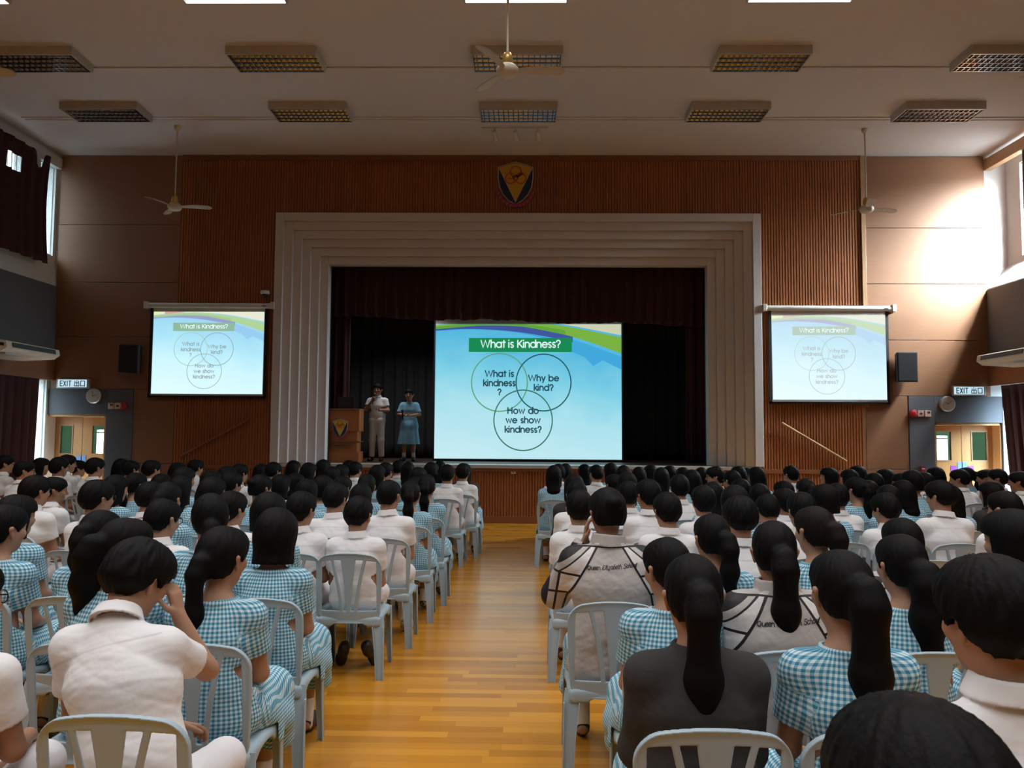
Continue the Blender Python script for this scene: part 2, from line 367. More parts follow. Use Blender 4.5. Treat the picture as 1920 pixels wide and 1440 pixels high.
# ---- side walls (profile follows the height), s = -1 left, +1 right
def side(s, W, nm, rc):
    X = lambda d: s*(W+d)                            # d: how far outside the panel face
    def bx(m, d0, d1, y0, y1, z0, z1): a, b = sorted((X(d0), X(d1))); m.box(a, b, y0, y1, z0, z1)
    Y0, Y1 = -7.2, D+.3
    lo = MB()                                        # lower wall with a window bay beside the doors
    bx(lo, rc, rc+.2, Y0, 14.15, 0, 2.8); bx(lo, rc, rc+.2, 15.36, Y1, 0, 2.8); bx(lo, rc, rc+.2, 14.15, 15.36, 0, .85); bx(lo, rc, rc+.2, 14.15, 15.36, 2.75, 2.8)
    bx(lo, 0, rc+.2, Y0, Y1, 2.8, 4.62)
    a, b = X(0), X(rc+.18); c = X(rc)
    lo.hexa([(a, Y0, 4.62), (a, D, 4.62), (b, D, 4.62), (b, Y0, 4.62)], [(a, Y0, 4.63), (a, D, 4.63), (c, D, 5.1), (c, Y0, 5.1)])
    up0, up1 = (13.1, 15.0) if s > 0 else (14.86, 15.36)
    if s < 0: bx(lo, rc, rc+.2, Y0, 13.3, 4.62, ZC); bx(lo, rc, rc+.2, 14.35, up0, 4.62, ZC); bx(lo, rc, rc+.2, 13.3, 14.35, 4.62, 6.3); bx(lo, rc, rc+.2, 13.3, 14.35, 6.95, ZC)
    else: bx(lo, rc, rc+.2, Y0, up0, 4.62, ZC)
    bx(lo, rc, rc+.2, up1, Y1, 4.62, ZC); bx(lo, rc, rc+.2, up0, up1, 4.62, 5.2); bx(lo, rc, rc+.2, up0, up1, 7.0, ZC)
    structure(lo.build('wall_'+nm, M['white_wall']))
    structure((lambda m: (bx(m, -.035, 0, Y0, D-.04, 3.3, 4.60), m)[1])(MB()).build('trim_15' if s < 0 else 'trim_16', M['grey_fabric'], bevel=.006))
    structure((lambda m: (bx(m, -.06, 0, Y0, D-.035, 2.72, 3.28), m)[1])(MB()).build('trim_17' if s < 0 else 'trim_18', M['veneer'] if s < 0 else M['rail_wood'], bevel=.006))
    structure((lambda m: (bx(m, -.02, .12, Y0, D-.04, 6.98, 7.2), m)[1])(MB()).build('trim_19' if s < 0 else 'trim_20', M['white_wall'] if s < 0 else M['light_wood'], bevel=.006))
    # upper window: steel frame, glazing bars and safety bars
    for wi, (y0, y1, z0, z1, ny, nz) in enumerate(((up0, up1, 5.2, 7.0, 4 if s > 0 else 2, 5 if s > 0 else 1), (14.15, 15.36, .85, 2.75, 2 if s > 0 else 1, 2 if s > 0 else 1))+(((13.3, 14.35, 6.3, 6.95, 8, 1),) if s < 0 else ())):
        f = MB()
        for k in range(ny+1):
            yy = y0+(y1-y0)*k/ny; h = .012 if k in (0, ny) else .010
            bx(f, rc+.05, rc+.07, yy-h, yy+h, z0, z1)
        for k in range(nz+1):
            zz = z0+(z1-z0)*k/nz; h = .03 if k in (0, nz) else .014
            bx(f, rc+.035, rc+.085, y0, y1, zz-h, zz+h)
        for k in range(1, nz*2): bx(f, rc-.02, rc-.008, y0, y1, z0+(z1-z0)*k/(nz*2)-.006, z0+(z1-z0)*k/(nz*2)+.006) if wi == 0 and s > 0 and k % 2 else None
        wo = structure(f.build('window_%d' % ((7 if wi == 2 else 1+wi)+(2 if s > 0 else 0)), M['white_plastic']))
        if s < 0 or wi: g = MB(); bx(g, rc+.06, rc+.064, y0, y1, z0, z1); g.build('pane', M['dim_pane' if s < 0 else 'dim_pane_weak'], wo)
side(-1, 9.38, 'left', .06); side(1, 9.04, 'right', .42)

hole = lambda y, z: 13.55 < y < 13.95 and 6.42 < z < 6.74
sag = lambda u: 7.02 - (.34*math.exp(-((u-14.50)/.10)**2)) - (.03 if u < 14.3 else 0)
e1 = lambda z: .10*math.sin((z-5.0)*1.45)*-1.0
tag(curtain(-6.9, 14.80, -9.20, 4.93, sag, .035, .30, 'Y', 6, n=560, hole=hole, edge=e1), 'dark maroon curtain over the upper windows with a small gap letting daylight in', 'curtain')
tag(curtain(-6.9, 14.30, 9.10, 4.97, 7.0, .035, .30, 'Y', 7), 'dark curtain drawn back from the bright barred upper window', 'curtain')
e2 = lambda z: -.10*(1-(z-0)/2.7)
tag(curtain(-6.9, 14.92, -9.30, .04, 2.72, .04, .26, 'Y', 8, edge=e2), 'long dark maroon curtain covering the lower windows beside the clock doors', 'curtain', 'lower curtains')
e3 = lambda z: -.30*(1-(z-0)/2.7)
tag(curtain(-6.9, 15.20, 9.12, .04, 2.72, .04, .26, 'Y', 9, edge=e3), 'long dark maroon curtain with bright daylight at its edge near the exit doors', 'curtain', 'lower curtains')

# ---- door surrounds, doors and the daylit corridors behind them
def doors(s, x0, x1, zt, g0, g1, gz, n):
    m = MB()
    m.box(g0, x0, D-.04, D-.002, .02, gz).box(x1, g1, D-.04, D-.002, .02, gz).box(x0, x1, D-.04, D-.002, zt, gz)
    structure(m.build('trim_2%d' % n, M['grey_fabric'], bevel=.004))
    structure(MB().box(x0, x0+.05, D, D+.32, 0, zt).box(x1-.05, x1, D, D+.32, 0, zt).box(x0, x1, D, D+.32, zt-.05, zt).build('trim_3%d' % n, M['door_wood']))
    mid = (x0+x1)/2
    d = structure(empty('door_%d' % n, (mid, D+.25, 0)))
    for q in (-1, 1):
        a, b = sorted((q*.006, q*((x1-x0)/2-.055)))
        u0, u1 = a+.20, b-.12
        if q < 0: u0, u1 = a+.12, b-.20
        l = MB().box(a, b, 0, .045, .01, 1.28).box(a, b, 0, .045, 1.83, zt-.055).box(a, u0, 0, .045, 1.28, 1.83).box(u1, b, 0, .045, 1.28, 1.83).build('door_leaf', M['door_wood'], d)
        MB().box(u0-.02, u1+.02, -.012, 0, 1.26, 1.28).box(u0-.02, u1+.02, -.012, 0, 1.83, 1.85).box(u0-.02, u0, -.012, 0, 1.28, 1.83).box(u1, u1+.02, -.012, 0, 1.28, 1.83).build('glazing_bead', M['light_wood'], d)
        MB().box(u0, u1, .018, .026, 1.28, 1.83).build('vision_panel', M['glass'], d)
        MB().box(q*.05-.04, q*.05+.04, -.008, 0, 1.0, 1.24).build('push_plate', M['blue_tag'], d)
        MB().box(q*.17-.055, q*.17+.055, -.006, 0, 1.06, 1.17).build('notice', M['purple'], d)
    # corridor
    y1 = D+2.6; wx0, wx1 = (-9.88, -9.2) if s < 0 else (8.6, 9.57)
    k = MB().box(x0-1.4, wx0, y1, y1+.1, 0, 3).box(wx1, x1+1.4, y1, y1+.1, 0, 3).box(wx0, wx1, y1, y1+.1, 0, 1.15).box(wx0, wx1, y1, y1+.1, 1.76, 3)
    k.box(x0-1.4, x1+1.4, D+.31, y1+.1, -.1, 0).box(x0-1.5, x0-1.4, D+.31, y1+.1, 0, 3).box(x1+1.4, x1+1.5, D+.31, y1+.1, 0, 3)
    k.box(x0-1.5, x0, D+.3, D+.34, 0, 3).box(x1, x1+1.5, D+.3, D+.34, 0, 3).box(x0-.1, x1+.1, D+.3, D+.34, zt, 3)
    k.box(x0-1.5, x1+1.5, D+.3, y1+.1, 3, 3.1)
    structure(k.build('wall_corridor_%s' % ('left' if s < 0 else 'right'), M['corridor']))
    f = MB().box((wx0+wx1)/2-.03, (wx0+wx1)/2+.03, y1+.02, y1+.06, 1.15, 1.76).box(wx0, wx1, y1+.02, y1+.06, 1.68, 1.71)
    structure(f.build('window_%d' % (n+4), M['white_plastic']))
doors(-1, LD0, LD1, 2.06, -9.56, -7.74, 2.555, 1)
doors(1, RD0, RD1, 2.01, 7.44, 9.23, 2.52, 2)

# ---- ceiling fittings
def fitting(lit):
    t = empty('ceiling_light')
    w, l, h = .29, .66, .13
    MB().box(-l, l, -w, -w+.02, -h, 0).box(-l, l, w-.02, w, -h, 0).box(-l, -l+.02, -w+.02, w-.02, -h, 0).box(l-.02, l, -w+.02, w-.02, -h, 0).box(-l+.02, l-.02, -w+.02, w-.02, -.02, 0).build('housing', M['housing'], t)
    tr = MB(); NB = 4; sp = 2*(w-.025)/NB
    for k in range(NB):
        y0 = -w+.025+k*sp; pr = []
        for a in range(9):
            u = -1+a/4; pr.append((y0+sp/2+u*sp/2*.97, -h+.008+.075*(1-u*u)))
        vs = [(x, y, z) for x in (-l+.03, l-.03) for (y, z) in pr]
        tr.faces(vs, [(a, a+1, 9+a+1, 9+a) for a in range(8)], 0, True)
    tr.build('reflector', M['lit'] if lit else M['mirror'], t)
    lv = MB()
    for k in range(15):
        x = -l+.03+(2*l-.06)*(k+.5)/15; lv.box(x-.006, x+.006, -w+.025, w-.025, -h+.004, -h+.05)
    for k in range(NB+1):
        y = -w+.025+k*sp; lv.box(-l+.025, l-.025, y-.008, y+.008, -h, -h+.03)
    lv.build('louvre', M['lit'] if lit else M['mirror'], t)
    return t
off_l, on_l = fitting(False), fitting(True)
pos_w = ['beside curtained wall', 'second from curtained wall', 'in the middle', 'second from window wall', 'nearest the window wall']
rows_w = {13.19: ('unlit louvred ceiling light in the row closest to the stage', off_l), 11.28: ('unlit louvred ceiling light in the second row from the stage', off_l), 9.37: ('glowing louvred ceiling light at the ceiling edge', on_l)}
used = set()
for fy, (lab, src) in rows_w.items():
    for fx, pw in zip(FIX_X, pos_w):
        lb = lab+', '+pw
        if src not in used: o = src; used.add(src)
        else: o = dup(src)
        o.location = (fx, fy, ZC-.001); tag(o, lb, 'ceiling light', 'ceiling lights')
for y, nm in ((11.66, 'second'), (13.55, 'first')):
    tag(MB().tube([(-9.0, y, ZC-.012), (8.8, y, ZC-.012)], .012, 6).build('conduit', M['ceiling']), 'thin white conduit pipe along the %s row of unlit ceiling lights' % nm, 'pipe', 'ceiling conduits')
tag(MB().tube([(-9.0, 13.66, ZC-.012), (8.8, 13.66, ZC-.012)], .010, 6).build('conduit', M['ceiling']), 'thinner conduit pipe feeding the ceiling fans beside the stage', 'pipe', 'ceiling conduits')

def fan(loc, zh, rot, label, tilt=.16):
    t = empty('ceiling_fan', (loc[0], loc[1], 0), 0, label, 'ceiling fan', 'ceiling fans')
    MB().lathe([(.0, ZC), (.06, ZC), (.055, ZC-.06), (.02, ZC-.10), (0, ZC-.10)], 16).build('canopy', M['cream'], t)
    MB().tube([(0, 0, ZC-.08), (0, 0, zh+.12)], .014, 10).build('rod', M['cream'], t)
    MB().lathe([(0, zh+.20), (.045, zh+.195), (.058, zh+.15), (.058, zh+.07), (.03, zh+.05), (0, zh+.05)], 20).build('cup', M['brass'], t)
    MB().lathe([(0, zh+.06), (.09, zh+.055), (.125, zh+.02), (.125, zh-.02), (.10, zh-.06), (.04, zh-.08), (0, zh-.08)], 28).build('motor', M['cream'], t)
    for k in range(3):
        a = rot+k*2*PI/3; R_ = Matrix.Rotation(a, 4, 'Z') @ Matrix.Translation((0, 0, zh)) @ Matrix.Rotation(-.22, 4, 'X')
        b = MB(); n = 10; up = []; dn = []
        for i in range(n+1):
            u = i/n; xx = .10+.55*u; hw = .030+.042*math.sin(min(1, u*1.15)*PI*.62); hw *= (1 if u < .93 else math.sqrt(max(0, 1-((u-.93)/.075)**2))*.98+.02)
            for sg, lst in ((-1, up), (1, dn)): lst.append((xx, sg*hw, .012*math.sin(u*3)))
        for th, fl in ((.004, False), (-.004, True)):
            vs = [R_ @ Vector((p[0], p[1], p[2]+th)) for p in up+dn]
            fs = [(i, i+1, n+2+i, n+1+i) for i in range(n)]
            b.faces(vs, [f[::-1] for f in fs] if fl else fs, 0, True)
        b.build('blade', M['fan_blade'], t)
fan((-.225, 8.65), 5.82, .05, 'cream three-blade ceiling fan hanging before the middle unlit light')
fan((-6.38, 13.96), 5.80, .12, 'three-blade ceiling fan hanging in front of the dark wood wall')
fan((6.12, 14.07), 5.82, .30, 'three-blade ceiling fan hanging near the sunlit wood wall')
fan((-6.50, 8.65), 5.80, .02, 'ceiling fan whose single blade tip shows beside the curtained windows')
fan((6.22, 8.75), 5.80, PI-.05, 'ceiling fan whose single blade tip shows beside the bright window')

tr_ = empty('track_light', (-.22, 14.0, ZC), 0, 'white ceiling track carrying spot lamps aimed at the crest', 'track light')
MB().box(-.6, .6, -.02, .02, -.035, 0).build('track', M['white_plastic'], tr_)
for dx in (-.36, .02, .42):
    MB().tube([(dx, 0, -.03), (dx, 0, -.1)], .012, 8).tube([(dx-.02, -.05, -.10), (dx+.02, .10, -.22)], [.035, .045], 12).build('spot_lamp', M['white_plastic'], tr_)
# ------------------------------------------------------------------ lettering drawn as strokes
def arc(cx, cy, r, a0, a1, n=None, ry=None):
    n = n or max(4, int(abs(a1-a0)/18)); ry = ry or r
    return [(cx+r*math.cos(math.radians(a0+(a1-a0)*i/n)), cy+ry*math.sin(math.radians(a0+(a1-a0)*i/n))) for i in range(n+1)]
C_ = lambda cx=.26: arc(cx, .26, .26, 0, 360, 22)
G = {   # glyph -> (advance, strokes); x-height .52, cap height .72
 'a': (.66, [C_(), [(.52, .53), (.52, 0)]]), 'b': (.66, [C_(), [(0, .76), (0, 0)]]), 'd': (.66, [C_(), [(.52, .76), (.52, 0)]]),
 'e': (.64, [[(.01, .27), (.51, .27)]+arc(.26, .26, .26, 3, 318, 18)]),
 'h': (.56, [[(0, .76), (0, 0)], [(0, .3)]+arc(.21, .31, .21, 175, 0)+[(.42, 0)]]),
 'n': (.56, [[(0, .53), (0, 0)], [(0, .3)]+arc(.21, .31, .21, 175, 0)+[(.42, 0)]]),
 'i': (.18, [[(0, .50), (0, 0)], [(0, .74), (0, .71)]]), 'k': (.46, [[(0, .76), (0, 0)], [(.34, .52), (0, .22)], [(.12, .32), (.38, 0)]]),
 'o': (.66, [C_()]), 's': (.42, [arc(.16, .385, .135, 40, 270, 10)+arc(.16, .125, .125, 90, -150, 12)]),
 't': (.30, [[(.12, .70), (.12, 0)], [(0, .52), (.26, .52)]]), 'w': (.80, [[(0, .52), (.17, 0), (.34, .50), (.51, 0), (.68, .52)]]),
 'y': (.52, [[(0, .52), (.21, .02)], [(.42, .52), (.13, -.20)]]), 'W': (1.06, [[(0, .72), (.22, 0), (.46, .70), (.70, 0), (.92, .72)]]),
 'K': (.60, [[(0, .72), (0, 0)], [(.44, .72), (0, .27)], [(.13, .40), (.48, 0)]]), 'H': (.70, [[(0, .72), (0, 0)], [(.52, .72), (.52, 0)], [(0, .38), (.52, .38)]]),
 '?': (.48, [arc(.19, .53, .19, 170, -40, 10)+[(.20, .28), (.19, .18)], [(.19, .05), (.19, 0)]]), ' ': (.34, []),
 'E': (.50, [[(.38, .72), (0, .72), (0, 0), (.38, 0)], [(0, .37), (.34, .37)]]), 'X': (.54, [[(0, .72), (.40, 0)], [(.40, .72), (0, 0)]]),
 'I': (.16, [[(.02, .72), (.02, 0)]]), 'T': (.52, [[(0, .72), (.44, .72)], [(.22, .72), (.22, 0)]]),
 '\u51fa': (.86, [[(.36, .80), (.36, -.04)], [(.08, .68), (.08, .42), (.64, .42)], [(.64, .68), (.64, .40)], [(.03, .34), (.03, -.02), (.69, -.02)], [(.69, .34), (.69, -.06)]]),
 '\u53e3': (.80, [[(.06, .72), (.06, -.06)], [(.03, .70), (.64, .70), (.64, -.06)], [(.06, 0), (.64, 0)]]),
}
def text_w(s, tr=.0): return sum(G[c][0]+tr for c in s)-.12-tr
def write(mb, s, x, y, size, w, P, mi, center=True, tr=.0, sx=1.0):
    if center: x -= text_w(s, tr)*size*sx/2
    for c in s:
        adv, st = G[c]
        for q in st: mb.ribbon([(x+a*size*sx, y+b*size) for a, b in q], w, P, mi)
        x += (adv+tr)*size*sx

# ------------------------------------------------------------------ the projected slide
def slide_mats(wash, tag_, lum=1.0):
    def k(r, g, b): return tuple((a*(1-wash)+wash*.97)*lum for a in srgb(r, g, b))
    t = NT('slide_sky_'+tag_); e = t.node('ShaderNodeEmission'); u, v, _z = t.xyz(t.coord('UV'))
    big = t.noise(t.mapping(t.coord('UV'), (3, 3, 3)), 1.3, 2)
    f = t.math('ADD', t.math('ADD', t.math('MULTIPLY', v, 1.05), t.math('MULTIPLY', u, .22)), t.math('MULTIPLY', t.math('SUBTRACT', big, .5), .35), clamp=True)
    r = t.node('ShaderNodeValToRGB'); t.l.new(f, r.inputs[0]); el = r.color_ramp.elements
    cs = [(0.0, k(200, 236, 243)), (.45, k(172, 226, 238)), (.72, k(126, 208, 230)), (1.0, k(86, 184, 222))]
    el[0].position = 0; el[0].color = (*cs[0][1], 1); el[1].position = 1; el[1].color = (*cs[3][1], 1)
    for p, c in cs[1:3]: q = el.new(p); q.color = (*c, 1)
    t.l.new(r.outputs[0], e.inputs[0]); t.l.new(e.outputs[0], t.out.inputs[0]); e.inputs[1].default_value = 1.0
    g = lambda n, *c: glow('slide_%s_%s' % (n, tag_), k(*c))
    return [t.m, g('banner', 26, 138, 84), g('white', 225, 245, 245), g('green', 122, 178, 66), g('dark_green', 96, 164, 60), g('violet', 66, 86, 160), g('blue', 66, 168, 220),
            g('cream', 206, 208, 178), g('red', 190, 92, 70), g('ink', 40, 78, 88), g('circle_green', 96, 166, 130), g('circle_teal', 34, 92, 98), g('circle_mid', 60, 118, 104), g('pale', 150, 222, 236), g('yellow', 206, 216, 110)]
def spline(pts, n=8):
    out = []
    for i in range(len(pts)-1):
        p0, p1, p2, p3 = pts[max(0, i-1)], pts[i], pts[i+1], pts[min(len(pts)-1, i+2)]
        for j in range(n):
            t = j/n; out.append(tuple(.5*(2*p1[k]+(p2[k]-p0[k])*t+(2*p0[k]-5*p1[k]+4*p2[k]-p3[k])*t*t+(3*p1[k]-p0[k]-3*p2[k]+p3[k])*t**3) for k in (0, 1)))
    return out+[pts[-1]]
def slide(parent, quad, mats, crop=0.0, lw=1.0):
    """quad: corners TL TR BR BL; crop: share of the slide hidden at the top"""
    TL, TR, BR, BL = [Vector(q) for q in quad]; W = (TR-TL).length; asp = (TL-BL).length/W
    def P(u, v, dz=0.0):                        # u 0..1 across, v 0..1 downwards
        v = (v-crop)/(1-crop)
        a = TL.lerp(TR, u); b = BL.lerp(BR, u); q = a.lerp(b, v); return (q.x, q.y-dz, q.z)
    m = MB(); nu, nv = 12, 10
    vs = [P(i/nu, crop+(1-crop)*j/nv) for j in range(nv+1) for i in range(nu+1)]
    m.faces(vs, [(j*(nu+1)+i, (j+1)*(nu+1)+i, (j+1)*(nu+1)+i+1, j*(nu+1)+i+1) for j in range(nv) for i in range(nu)], 0)
    lay = [0.0]
    def band(top, bot, mi):
        lay[0] += .0008; T = spline(top); B = spline(bot); n = 40
        def at(S, u):
            for a, b in zip(S[:-1], S[1:]):
                if a[0] <= u <= b[0]+1e-9: return a[1]+(b[1]-a[1])*(u-a[0])/max(1e-9, b[0]-a[0])
            return S[-1][1]
        u0, u1 = max(T[0][0], B[0][0]), min(T[-1][0], B[-1][0])
        for i in range(n):
            a, b = u0+(u1-u0)*i/n, u0+(u1-u0)*(i+1)/n
            q = [(a, max(crop, at(T, a))), (b, max(crop, at(T, b))), (b, max(crop, at(B, b))), (a, max(crop, at(B, a)))]
            if q[2][1]-q[1][1] < 1e-4 and q[3][1]-q[0][1] < 1e-4: continue
            m.poly([P(x, y, lay[0]) for x, y in q[::-1]], mi)
    Z0 = [(0, 0), (.3, 0), (.6, 0), (1, 0)]
    band([(0, .06), (.2, .05), (.5, .07), (.75, .15), (1, .27)], [(0, .085), (.2, .075), (.45, .10), (.72, .19), (1, .36)], 6)
    band([(0, .05), (.25, .035), (.5, .045), (.74, .12)], [(0, .082), (.18, .070), (.4, .085), (.6, .125), (.74, .165)], 5)
    band([(0, .045), (.25, .012), (.45, .012), (.7, .05), (1, .13)], [(0, .072), (.25, .045), (.5, .058), (.75, .13), (1, .245)], 3)
    band([(0, .055), (.2, .028), (.42, .026), (.7, .078)], [(0, .072), (.25, .045), (.45, .050), (.7, .112)], 4)
    band(Z0, [(0, .040), (.2, .012), (.45, .010), (.7, .04), (1, .115)], 7)
    band([(0, 0), (.11, 0)], [(0, .042), (.11, .004)], 14)
    band([(.10, 0), (.28, 0)], [(.10, .03), (.28, .004)], 8)
    lay[0] += .0008
    m.poly([P(x, y, lay[0]) for x, y in [(.735, .20), (.90, .255), (.925, .275), (.85, .335), (.80, .27), (.735, .235)][::-1]], 6)
    lay[0] += .0008
    lay[0] += .0008
    m.poly([P(x, y, lay[0]) for x, y in [(.18, .135), (.735, .135), (.735, .236), (.18, .236)][::-1]], 1)
    lay[0] += .0008
    Q = lambda a, b: P(a, -b/asp, lay[0])
    wpx = .0068*lw
    write(m, 'What is Kindness?', .458, -.203*asp, .0515, wpx*.95, Q, 2)
    for cx, cy_, r, mi in ((.346, .455, .150, 10), (.583, .455, .147, 11), (.474, .725, .156, 12)):
        lay[0] += .0005
        Q = (lambda d: (lambda a, b: P(a, -b/asp, d)))(lay[0])
        m.ribbon(arc(cx, -cy_*asp, r, 0, 360, 60), .0065*lw, Q, mi)
    lay[0] += .0005
    Q = lambda a, b: P(a, -b/asp, lay[0])
    S_ = .042
    for s, x, y in (('What is', .346, .413), ('kindness', .346, .480), ('?', .346, .545), ('Why be', .583, .444), ('kind?', .583, .512), ('How do', .474, .677), ('we show', .474, .744), ('kindness?', .474, .811)):
        write(m, s, x, -y*asp, S_, wpx*1.0, Q, 9, tr=.035)
    o = m.build('projected_slide', mats, parent)
    uv = o.data.uv_layers.new(name='UVMap'); co = np.zeros(len(o.data.vertices)*3); o.data.vertices.foreach_get('co', co); co = co.reshape(-1, 3)
    li = np.zeros(len(o.data.loops), int); o.data.loops.foreach_get('vertex_index', li)
    p = co[li]; uu = (p[:, 0]-TL.x)/(TR.x-TL.x); vv = (p[:, 2]-BL.z)/(TL.z-BL.z)
    uv.data.foreach_set('uv', np.stack([uu, vv], 1).ravel()); return o
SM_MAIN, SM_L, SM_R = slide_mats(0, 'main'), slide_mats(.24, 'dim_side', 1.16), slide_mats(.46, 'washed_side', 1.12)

# centre screen, standing on the stage floor behind the valance
t = empty('projection_screen', (.05, 17.5, 1.12), 0, 'large projection screen on the stage showing the three-circle slide', 'screen')
def rel(root, pts): return [(p[0]-root.location.x, p[1]-root.location.y, p[2]-root.location.z) for p in pts]
yq = 17.49
slide(t, rel(t, [(-2.012, yq, 4.17), (2.122, yq, 4.19), (2.137, yq, 1.185), (-2.013, yq, 1.178)]), SM_MAIN, .035)
MB().box(-2.09, 2.12, 0, .03, .03, 3.30).build('fabric', M['white_plastic'], t)
MB().box(-2.10, 2.13, -.02, .03, 0, .055).box(-2.10, -2.066, -.015, .03, .05, 3.3).box(2.09, 2.13, -.015, .03, .05, 3.3).build('border', M['black_edge'], t)
MB().box(-2.05, 2.07, -.025, -.005, .045, .056).build('bottom_batten', M['steel'], t)

def side_screen(x0, x1, sl, mats, label, zb):
    t = empty('projection_screen', ((x0+x1)/2, 15.36, zb), 0, label, 'screen', 'side screens')
    L = lambda pts: rel(t, pts)
    hx0, hx1 = x0-.10, x1+.12
    bx = lambda m, a, b, c, d, e, f: m.box(a-t.location.x, b-t.location.x, c-t.location.y, d-t.location.y, e-zb, f-zb)
    h = MB(); h.tube(L([(hx0+.02, 15.345, 4.215), (hx1-.02, 15.345, 4.215)]), .055, 14); bx(h, hx0, hx1, 15.34, 15.41, 4.17, 4.26)
    h.build('casing', M['white_plastic'], t)
    e = MB(); bx(e, hx0-.02, hx0+.06, 15.28, 15.44, 4.15, 4.29); bx(e, hx1-.06, hx1+.02, 15.28, 15.44, 4.15, 4.29); 
    for (a, b) in ((hx0-.02, hx0+.06), (hx1-.06, hx1+.02)):
        q = MB(); bx(q, a, b, 15.28, 15.44, 4.15, 4.29); q.build('end_cap', M['white_plastic'], t, bevel=.01)
    q = MB(); bx(q, hx1-.22, hx1-.14, 15.285, 15.30, 4.20, 4.215); q.build('badge', M['black'], t)
    f = MB(); bx(f, x0, x1, 15.35, 15.36, zb+.02, 4.18); f.build('fabric', M['white_plastic'], t)
    b = MB(); bx(b, x0, x0+.055, 15.343, 15.36, zb, 4.18); bx(b, x1-.055, x1, 15.343, 15.36, zb, 4.18); bx(b, x0, x1, 15.343, 15.36, zb, zb+.045); b.build('border', M['black_edge'], t)
    b = MB(); bx(b, x0+.05, x1-.05, 15.332, 15.35, zb+.04, zb+.075); b.build('bottom_batten', M['steel'], t)
    slide(t, L(sl), mats, 0.0, .8)
yq = 15.345
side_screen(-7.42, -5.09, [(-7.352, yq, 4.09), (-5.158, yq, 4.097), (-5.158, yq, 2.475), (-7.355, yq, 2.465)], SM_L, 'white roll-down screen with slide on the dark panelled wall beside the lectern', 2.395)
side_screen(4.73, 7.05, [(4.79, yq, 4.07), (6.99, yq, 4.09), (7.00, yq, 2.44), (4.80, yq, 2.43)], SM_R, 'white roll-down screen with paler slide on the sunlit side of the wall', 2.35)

# ------------------------------------------------------------------ things on the wall
for x, zz, rz, lab in ((-7.71, 3.13, .10, 'black wall loudspeaker beside the screen on the dark side of the wall'), (7.29, 3.06, -.10, 'black wall loudspeaker beside the paler screen')):
    t = empty('loudspeaker', (x, 15.12, zz), rz, lab, 'loudspeaker', 'wall loudspeakers')
    MB().faces([(-.19, 0, -.29), (.19, 0, -.29), (.14, .26, -.27), (-.14, .26, -.27), (-.19, 0, .29), (.19, 0, .29), (.14, .26, .27), (-.14, .26, .27)], [(3, 2, 1, 0), (4, 5, 6, 7), (0, 1, 5, 4), (1, 2, 6, 5), (2, 3, 7, 6), (3, 0, 4, 7)]).build('cabinet', M['black'], t, bevel=.012)
    MB().box(-.17, .17, -.014, 0, -.27, .27).build('grille', M['black_edge'], t, bevel=.006)
    MB().box(-.05, .05, .24, .33, -.08, .08).build('bracket', M['black'], t)

for s, x, y, zb, lab in ((-1, -9.34, 13.2, 2.97, 'cream split air conditioner mounted above the maroon curtained windows'), (1, 9.0, 13.35, 2.97, 'cream split air conditioner mounted near the exit sign on the window side')):
    t = empty('air_conditioner', (x, y, zb), 0, lab, 'air conditioner', 'wall air conditioners')
    d = -s
    L2 = 1.45
    def pr(q): return [(d*a, q, b) for a, b in ((0, .36), (.62, .27), (.98, .20), (1.0, .10), (.9, .03), (.35, 0), (0, .02))]
    A, B = pr(-L2/2), pr(L2/2); n = len(A); m = MB()
    m.faces(A+B, [(i, (i+1) % n, n+(i+1) % n, n+i) if s < 0 else (n+i, n+(i+1) % n, (i+1) % n, i) for i in range(n)]); m.poly(A[::-1] if s < 0 else A); m.poly(B if s < 0 else B[::-1])
    m.build('casing', M['cream'], t, bevel=.012)
    g = MB(); g.hexa([(d*.985, -L2/2+.14, .185), (d*.985, L2/2-.14, .185), (d*1.0, L2/2-.14, .11), (d*1.0, -L2/2+.14, .11)], [(d*1.0, -L2/2+.14, .185), (d*1.0, L2/2-.14, .185), (d*1.012, L2/2-.14, .11), (d*1.012, -L2/2+.14, .11)])
    g.build('outlet_grille', M['black'], t)
    e = MB(); e.box(min(d*.5, d*.9), max(d*.5, d*.9), -L2/2+.12, -L2/2+.55, -.004, .028); e.build('intake_grille', M['housing'], t)
    f = MB(); f.hexa([(d*.72, -L2/2-.004, .21), (d*.95, -L2/2-.004, .165), (d*.95, -L2/2-.004, .12), (d*.72, -L2/2-.004, .15)], [(d*.72, -L2/2, .21), (d*.95, -L2/2, .165), (d*.95, -L2/2, .12), (d*.72, -L2/2, .15)]); f.build('end_vent', M['black'], t)

M['sign_face'] = glow('lit_exit_sign', srgb(196, 226, 240), 1.0); M['sign_ink'] = plain('exit_sign_green_ink', (.01, .09, .08), .5)
for x, zz, lab in ((-8.915, 2.66, 'lit exit sign above the clock on the darker side of the hall'), (8.565, 2.625, 'lit exit sign above the clock on the window side of the hall')):
    t = empty('exit_sign', (x, D-.03, zz), 0, lab, 'exit sign', 'exit signs')
    MB().box(-.32, .32, -.09, 0, -.095, .095).build('housing', M['steel'], t, bevel=.008)
    MB().box(-.29, .28, -.096, -.09, -.072, .076).build('face', M['sign_face'], t)
    m = MB(); Q = lambda a, b: (a, -.098, b)
    write(m, 'EXIT', -.135, -.048, .135, .017, Q, 0, tr=.10, sx=.82); write(m, '\u51fa\u53e3', .145, -.045, .135, .015, Q, 0, tr=.02, sx=1.0)
    m.build('lettering', M['sign_ink'], t)

